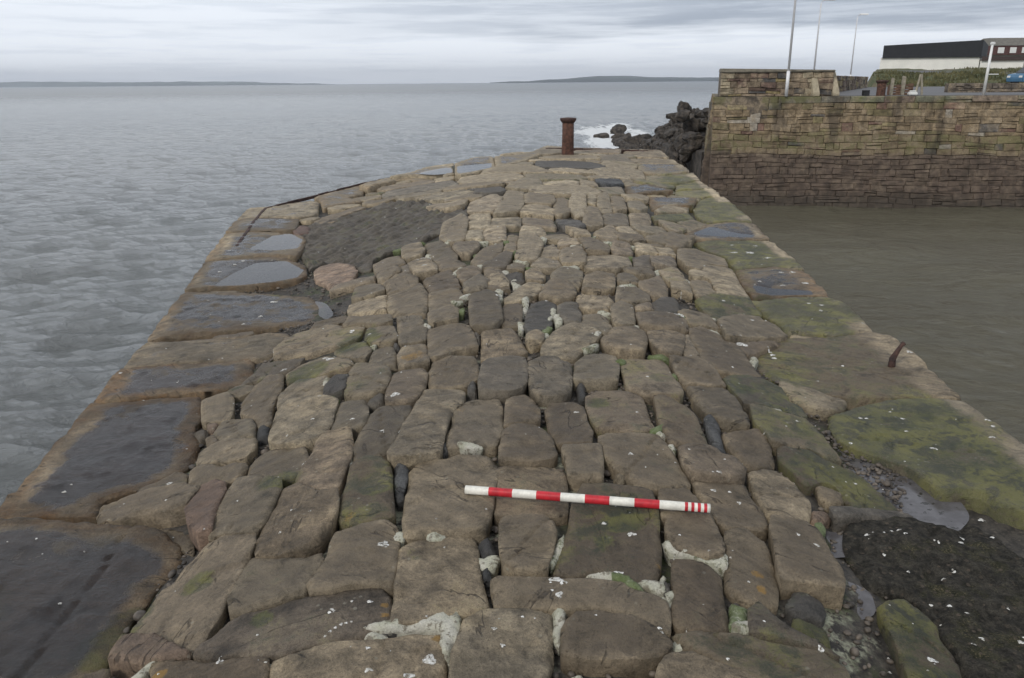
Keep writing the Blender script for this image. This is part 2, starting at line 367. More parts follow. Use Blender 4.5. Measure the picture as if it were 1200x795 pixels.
# ------------------------------------------------------------------ distant land
def ridge(name, label, pts, depth, mat):
    V = []; n = len(pts)
    for k, (x, y, z) in enumerate(pts): V += [(x, y, WZ-1), (x, y, WZ+2+(z-WZ)*.55), (x, y+depth*.4, z), (x, y+depth, WZ-1)]
    Fc = []
    for k in range(n-1):
        for j in range(3): Fc.append([k*4+j, (k+1)*4+j, (k+1)*4+j+1, k*4+j+1])
    tag(mesh(name, V, Fc, mat, smooth=True), label, kind='structure')
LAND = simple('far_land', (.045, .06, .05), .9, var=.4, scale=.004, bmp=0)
def prof(x0, x1, y, keys, n, amp):
    xs = np.linspace(x0, x1, n); kx = [k[0] for k in keys]; kz = [k[1] for k in keys]
    z = np.interp(np.linspace(0, 1, n), kx, kz)+amp*fbm(np.c_[xs/160., xs*0, xs*0], 3, 4)
    return [(x, y, max(WZ+.5, q)) for x, q in zip(xs, z)]
ridge('distant_shore_hills', 'faint blue low hills on the far left horizon', prof(-5600, -1700, 7900, [(0, 42), (.2, 46), (.45, 34), (.7, 36), (.82, 20), (1, -1)], 160, 7), 500, simple('haze_paled_land', (.17, .20, .19), .9, var=.3, scale=.003, bmp=0))  # left hills' base colour is paled to stand in for distance haze
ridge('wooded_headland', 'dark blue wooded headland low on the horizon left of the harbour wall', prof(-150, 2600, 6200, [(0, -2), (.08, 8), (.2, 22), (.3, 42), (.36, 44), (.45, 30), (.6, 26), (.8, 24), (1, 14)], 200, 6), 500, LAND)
# ------------------------------------------------------------------ pier stones
PALE = None
MARKS = [l.split() for l in '''d -0.485 2.522 0.037 1
d -0.482 2.201 0.018 1
d -0.544 2.209 0.009 1
d -0.601 2.155 0.020 1
d -0.595 2.038 0.009 1
d -0.583 2.057 0.009 1
d -0.569 2.073 0.010 1
d -0.555 2.088 0.010 1
d -0.540 2.096 0.012 1
d -0.523 2.099 0.010 1
d -0.254 1.919 0.035 1
d -0.447 1.958 0.016 1
d -0.428 1.867 0.023 1
d -0.310 1.851 0.030 1
d -0.257 2.514 0.007 1
d -0.063 2.028 0.016 1
d -0.036 1.963 0.014 1
d -0.913 2.831 0.008 1
d 0.143 2.282 0.046 1
d 0.167 2.261 0.023 1
d 0.444 2.563 0.035 1
d 0.350 2.655 0.015 1
d 0.366 2.334 0.031 1
d 0.149 2.194 0.022 1
d 0.453 2.035 0.013 1
d 0.459 2.014 0.013 1
d 0.026 2.092 0.010 1
d 0.710 2.459 0.013 1
d 0.792 2.457 0.010 1
d 0.811 2.498 0.008 1
d 0.627 1.887 0.010 1
d 0.541 2.043 0.015 1
d -0.916 1.993 0.023 1
d -2.088 2.978 0.009 1
d -2.198 2.954 0.009 1
d -1.826 2.876 0.009 1
d -0.649 4.001 0.043 1
d -0.992 3.341 0.025 1
d -0.838 3.743 0.023 1
d -1.113 4.184 0.020 1
d -1.077 3.856 0.017 1
d -0.648 3.539 0.019 1
d -0.607 4.249 0.013 1
d -1.556 4.993 0.039 1
d -1.247 5.004 0.045 1
d 0.329 3.729 0.027 1
d 0.650 3.746 0.014 1
d 0.539 3.234 0.018 1
d 0.738 3.189 0.014 1
d 0.909 3.082 0.020 1
d 0.854 2.957 0.023 1
d 0.942 2.876 0.015 1
d 0.790 4.259 0.018 1
d 0.926 2.969 0.014 1
d 1.471 2.830 0.020 1
d 1.541 2.833 0.012 1
d 1.578 2.842 0.016 1
d 1.617 2.859 0.016 1
d 1.174 2.617 0.024 1
d 1.113 2.660 0.015 1
d 1.865 2.819 0.017 1
d 1.841 2.785 0.023 1
d 1.704 2.592 0.016 1
d 1.521 2.401 0.013 1
d 1.583 2.391 0.015 1
d 1.629 2.356 0.019 1
d 0.940 1.978 0.017 1
d 1.618 2.810 0.014 1
d 1.479 2.690 0.012 1
d 1.739 2.768 0.012 1
d 1.997 2.831 0.015 1
d 1.609 2.227 0.016 1
d 1.555 2.185 0.016 1
d 1.200 2.037 0.011 1
d 1.347 2.067 0.033 1
d 1.726 2.201 0.018 1
d 2.014 4.153 0.025 1
d 2.048 4.146 0.019 1
d 2.265 4.156 0.025 1
d 2.233 4.249 0.014 1
d 2.742 4.122 0.032 1
d 2.624 3.883 0.036 1
d 2.717 4.035 0.023 1
d 2.238 3.755 0.031 1
d 1.832 3.842 0.018 1
d 2.193 3.969 0.021 1
d 2.172 3.177 0.026 1
d 2.274 5.038 0.022 1
d 2.008 4.785 0.015 1
d 1.857 5.256 0.032 1
d 1.463 3.818 0.012 1
d 1.562 3.932 0.013 1
d 2.855 5.294 0.034 1
d 1.630 3.315 0.018 1
d 1.572 3.446 0.011 1
d 2.719 8.743 0.077 1
d 2.539 8.756 0.076 1
d 2.890 9.110 0.048 1
d 2.839 8.466 0.065 1
d 2.628 9.172 0.037 1
d 2.172 8.869 0.061 1
d 2.117 8.901 0.051 1
d 2.600 7.264 0.043 1
d 2.838 7.315 0.057 1
d 2.425 7.417 0.035 1
d 2.757 7.788 0.046 1
d 2.876 7.784 0.042 1
d 2.612 6.620 0.032 1
d 2.703 6.562 0.036 1
d 2.635 6.397 0.027 1
d 2.841 6.007 0.038 1
d 1.905 5.917 0.028 1
d 1.860 5.319 0.029 1
d 1.850 5.194 0.035 1
d 1.816 6.463 0.030 1
d 1.277 5.739 0.067 1
d 1.636 5.276 0.079 1
d -2.246 7.108 0.072 1
d -3.470 9.004 0.049 1
d -3.110 8.898 0.042 1
d -3.200 8.367 0.040 1
d -3.482 9.516 0.040 1
d -2.217 6.613 0.040 1
d -2.294 6.383 0.027 1
d -3.154 8.733 0.036 1
d -1.771 5.827 0.052 1
d -1.738 3.523 0.031 1
d -2.274 3.517 0.020 1
d -2.276 3.592 0.013 1
d -2.804 5.241 0.024 1
d -1.280 5.042 0.036 1
d -1.218 5.003 0.031 1
d -1.194 5.546 0.034 1
d -1.026 5.357 0.025 1
d -0.836 7.322 0.050 1
d -0.880 7.823 0.106 1
d -0.112 6.006 0.033 1
d 0.272 5.942 0.022 1
d 2.133 8.916 0.053 1
d 1.610 9.186 0.050 1
m -1.180 2.498 0.081 .6
m -1.418 2.418 0.101 .8
m -1.444 2.277 0.134 .9
m -1.688 2.249 0.186 .4
m -1.945 2.468 0.061 .5
m -0.841 2.171 0.055 .7
m -0.363 2.462 0.049 .4
m -0.306 2.517 0.049 .3
m -0.586 2.962 0.085 .8
m -1.346 4.808 0.160 .9
m -1.065 3.179 0.124 .6
m -0.785 4.412 0.065 .4
m 0.433 2.654 0.103 .7
m 0.349 2.507 0.074 .5
m 0.455 3.870 0.081 .7
m 0.869 4.247 0.101 .5
m 0.640 3.336 0.093 .3
m 1.357 4.272 0.105 .7
m 1.782 4.770 0.178 .9
m 2.303 4.058 0.220 .7
m 2.077 3.938 0.159 .7
m 2.319 3.451 0.200 .7
m 2.014 4.243 0.166 .6
m 1.549 3.845 0.111 .8
m 1.608 3.337 0.113 .9
m 0.955 2.099 0.047 .9
m 1.502 2.072 0.069 .8
m 1.322 2.266 0.078 .5
m 2.033 2.670 0.063 .6
m 2.299 6.632 0.239 .8
m 1.883 6.504 0.192 .7
m 2.803 8.986 0.342 1
m 3.035 11.621 0.366 .9
m 2.331 6.076 0.222 .7
m -1.090 5.267 0.185 .8
m -1.559 6.775 0.189 .5
m -2.242 7.618 0.201 .8
m 3.297 14.406 0.651 .9
m 2.952 11.680 0.320 .9
m 2.305 11.016 0.224 .8
o -0.238 2.009 0.024 1
o -0.431 2.190 0.023 .9
o -0.422 2.135 0.019 .8
o -0.441 2.077 0.022 .7
o -0.652 2.738 0.036 .6
o 0.516 2.383 0.032 .6
o 0.864 2.372 0.033 .7
o 0.852 2.283 0.024 .8
o -1.108 1.981 0.031 1.2
o -1.207 2.043 0.024 .5
o -0.595 4.681 0.082 .5
o -0.272 3.813 0.045 .5
o -0.648 4.651 0.065 .6
o -2.256 3.241 0.060 .6'''.splitlines()]
BL = {c: [(float(a[1]), float(a[2]), float(a[3]), float(a[4])) for a in MARKS if a[0] == c] for c in 'mok'}
def blob(X, Y, kind):
    r = np.zeros(len(X))
    for bx, by, br, s in BL[kind]:
        d = np.hypot(X-bx, (Y-by)/(1+.12*max(0, by-2)))/max(br, .02); r = np.maximum(r, s*S(1.25, .45, d))
    return r
def smooth_poly(P, it=2, q=.2):
    P = np.asarray(P, float)
    for _ in range(it):
        Nx = np.roll(P, -1, 0); P = np.stack([P*(1-q)+Nx*q, P*q+Nx*(1-q)], 1).reshape(-1, 2)
    return P
def area(P): x, y = P[:, 0], P[:, 1]; return .5*np.sum(x*np.roll(y, -1)-y*np.roll(x, -1))
def sdf(Q, P):
    A = P; B = np.roll(P, -1, 0); best = np.full(len(Q), 1e9); cp = np.zeros_like(Q); ins = np.zeros(len(Q), bool)
    for a, b in zip(A, B):
        e = b-a; w = Q-a; L = max(e@e, 1e-12); t = np.clip((w@e)/L, 0, 1); c = a+t[:, None]*e; d = np.hypot(*(Q-c).T)
        m = d < best; best[m] = d[m]; cp[m] = c[m]
        cr = (a[1] > Q[:, 1]) != (b[1] > Q[:, 1])
        xi = a[0]+(Q[:, 1]-a[1])*(b[0]-a[0])/((b[1]-a[1]) if abs(b[1]-a[1]) > 1e-12 else 1e-12)
        ins ^= cr & (Q[:, 0] < xi)
    return np.where(ins, best, -best), cp
# pier outline (walls and bed)
OUT = np.array([(-2.25, -3), (-2.42, 3.2), (-2.70, 4.8), (-3.35, 7.6), (-4.15, 12.9), (-3.0, 16.1), (-1.0, 18.5), (.95, 20.5), (3.85, 20.9), (3.55, 14), (3.22, 9.9), (2.76, 6.1), (2.70, 3.8), (2.62, -3)])
def in_out(P, Q, m=0): d, _ = sdf(Q, P); return d
def make_stone(poly, seed, zfun, cell, R_=.03, skirt=.16, dome=.015, tilt=.02, amp=.008, basins=(), flag=None, rough_edge=.008, ridges=0, lip=0.):
    """stone or slab: grid clipped to its outline, rounded arris, worn top, sides going down into the bed"""
    rng = random.Random(seed); P = smooth_poly(poly, 1, .06)
    lo = P.min(0)-cell*2; hi = P.max(0)+cell*2
    nx = max(4, int((hi[0]-lo[0])/cell)+1); ny = max(4, int((hi[1]-lo[1])/cell)+1)
    gx = np.linspace(lo[0], hi[0], nx); gy = np.linspace(lo[1], hi[1], ny); GX, GY = np.meshgrid(gx, gy); Q = np.c_[GX.ravel(), GY.ravel()]
    cel = max(gx[1]-gx[0], gy[1]-gy[0])
    wp = np.c_[fbm(np.c_[Q*10, Q[:, :1]*0+seed], 11, 4, .6), fbm(np.c_[Q*10, Q[:, :1]*0+seed+50], 12, 4, .6)]*rough_edge*1.6
    d, cp = sdf(Q+wp, P); keep = d > -.62*cel
    near = keep & (d < .5*cel); Q2 = Q.copy(); Q2[near] = cp[near]-wp[near]*.5; d = np.where(near, 0, d)
    idx = np.arange(nx*ny).reshape(ny, nx)
    quads = np.stack([idx[:-1, :-1], idx[:-1, 1:], idx[1:, 1:], idx[1:, :-1]], -1).reshape(-1, 4)
    kq = keep[quads]; n_in = kq.sum(1); Fc = [list(q) for q in quads[n_in == 4]]
    for q, kk in zip(quads[n_in == 3], kq[n_in == 3]): Fc.append([v for v, b in zip(q, kk) if b])
    if not Fc: return None
    used = sorted({v for f in Fc for v in f}); mp = {v: i for i, v in enumerate(used)}; Fc = [[mp[v] for v in f] for f in Fc]
    u = np.array(used); Q2 = Q2[u]; d = d[u]; X, Y = Q2.T; c = P.mean(0)
    dm = max(d.max(), 1e-3)
    z = zfun(X, Y)
    tx, ty = rng.uniform(-tilt, tilt), rng.uniform(-tilt, tilt); z = z+tx*(X-c[0])+ty*(Y-c[1])
    rr = min(R_, dm*.8)*(.35+1.6*S(-.25, .5, fbm(np.c_[Q2*7, Q2[:, :1]*0+seed], 44, 3))); e = np.clip(d/rr, 0, 1); z = z-rr*.8*(1-np.sqrt(np.clip(1-(1-e)**2, 0, 1)))
    z = z-dome*(1-np.clip(d/dm, 0, 1))**2
    P3 = np.c_[X, Y, np.full_like(X, seed*3.7)]
    z = z+amp*fbm(P3*3.6, seed, 4, .6)*2.0+amp*.9*fbm(P3*15, seed+3, 3, .65)
    a = rng.uniform(0, 3.14); U = X*math.cos(a)+Y*math.sin(a); Vv = -X*math.sin(a)+Y*math.cos(a)
    z = z+amp*.7*fbm(np.c_[U*2, Vv*14, U*0+seed], seed+9, 3)
    st = (fbm(P3*2.6, seed+21, 3)*.5+.5+U*rng.uniform(-.5, .5))*rng.uniform(2.5, 4.5); fr = st-np.floor(st)
    z = z+rng.uniform(.006, .012)*(np.floor(st)+S(.43, .57, fr)-st)*(.4+.6*S(0, .05, d))
    for _ in range(rng.randint(0, 2) if dm > .06 else 0):       # corners knocked off
        kx, ky = P[rng.randrange(len(P))]; kr = rng.uniform(.03, .08); z = z-rng.uniform(.006, .02)*S(1, .1, np.hypot(X-kx, Y-ky)/kr+.35*fbm(P3*14, seed+31, 3))
    for _ in range(rng.randint(0, 2) if dm > .08 else 0):       # chipped hollows
        hx, hy = P3[rng.randrange(len(P3)), :2]; hr = rng.uniform(.05, .14); z = z-rng.uniform(.004, .014)*S(1, .2, np.hypot(X-hx, Y-hy)/hr)
    if rng.random() < .32 and dm > .1:                            # a crack
        ca = rng.uniform(0, 3.14); cd = np.abs((X-c[0])*math.cos(ca)+(Y-c[1])*math.sin(ca)+.02*fbm(P3*9, 5, 3)); z = z-.012*S(.009, .0, cd)
    if ridges: z = z + ridges*(.5+.5*np.sin((X*math.cos(.5)-Y*math.sin(.35))*2*math.pi/.15+5.*fbm(P3*1.6, 4, 3)))*(0.5+.9*fbm(P3*3.3, 6, 3)) + .035*fbm(P3*8, 8, 4, .6)
    for bp, lvl in basins:
        bd, _ = sdf(np.c_[X, Y], bp); z = np.where(bd > -.08, np.minimum(z, lvl+.004-.016*S(-.03, .06, bd)+.012*S(0, -.08, bd))*1.0, z)
    if lip: z = z-lip*S(.25, 0, d)**2
    V = np.c_[X, Y, z]
    cnt = {}
    for f in Fc:
        for i in range(len(f)):
            a_, b_ = f[i], f[(i+1) % len(f)]; cnt[(a_, b_)] = 1
    be = [(a_, b_) for (a_, b_) in cnt if (b_, a_) not in cnt]
    bv = sorted({v for e_ in be for v in e_}); n0 = len(V); bm_ = {v: i for i, v in enumerate(bv)}
    ring1 = V[bv].copy(); inn = (c-ring1[:, :2]); inn /= np.maximum(np.hypot(*inn.T)[:, None], 1e-6)
    w = fbm(np.c_[ring1[:, :2]*12, ring1[:, 2:]], seed+2, 2)[:, None]
    ring1[:, :2] += inn*(.004+.006*w); ring1[:, 2] -= skirt*.45
    ring2 = ring1.copy(); ring2[:, :2] += inn*(.012+.012*w); ring2[:, 2] -= skirt*.55
    V = np.r_[V, ring1, ring2]; nb = len(bv)
    for a_, b_ in be:
        i, j = bm_[a_], bm_[b_]
        Fc.append([b_, a_, n0+i, n0+j]); Fc.append([n0+j, n0+i, n0+nb+i, n0+nb+j])
    dd = np.r_[d, np.zeros(2*nb)]; X, Y = V[:, 0], V[:, 1]
    flag = flag or {}
    yy = c[1]
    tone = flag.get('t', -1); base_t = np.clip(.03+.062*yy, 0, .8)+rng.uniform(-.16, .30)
    if tone >= 0: base_t = tone*.8+.1
    n = len(V); one = np.ones(n)
    wet = flag.get('w', 0); rel = np.clip(dd/min(.16, dm*.6), 0, 1)
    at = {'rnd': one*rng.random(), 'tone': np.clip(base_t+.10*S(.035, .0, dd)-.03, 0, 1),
          'alg': one*0+(rng.uniform(.35, 1.) if rng.random() < .8 else .15)*(.6+.4*S(.0, .5, dd/max(dm, .01))),
          'moss': np.maximum(blob(X, Y, 'm'), flag.get('m', 0)*.8), 'och': blob(X, Y, 'o')+flag.get('l', 0)*.15,
          'red': one*flag.get('r', 0), 'slate': one*min(1, flag.get('d', 0)),
          'wet': (rel**1.2)*(wet*(1.05-.35*S(-.15, .35, fbm(np.c_[X*1.3, Y*1.3, X*0+seed], 7, 2)))), 'rim': one*(min(1, wet*1.2) if flag.get('n') or wet > .5 else 0)*np.clip(S(1.0, .25, np.clip(rel+.9*fbm(np.c_[X*2.4, Y*2.4, X*0+seed], 8, 4), 0, 1))+.25, 0, 1)}
    if flag.get('edge'):
        do = in_out(OUT, np.c_[X, Y])+.05*fbm(np.c_[X*3, Y*3, X*0], 9, 3); k_ = S(.17, .03, do)*S(-.35, .25, fbm(np.c_[X*1.7, Y*1.7, X*0+3], 19, 3))
        at['moss'] = at['moss']*(1-.9*k_); at['tone'] = np.clip(at['tone']+.28*k_, 0, 1); at['wet'] = at['wet']*(1-.6*k_); at['alg'] = at['alg']*(1-.7*k_)
    return V, Fc, at, c
ITEMS = []
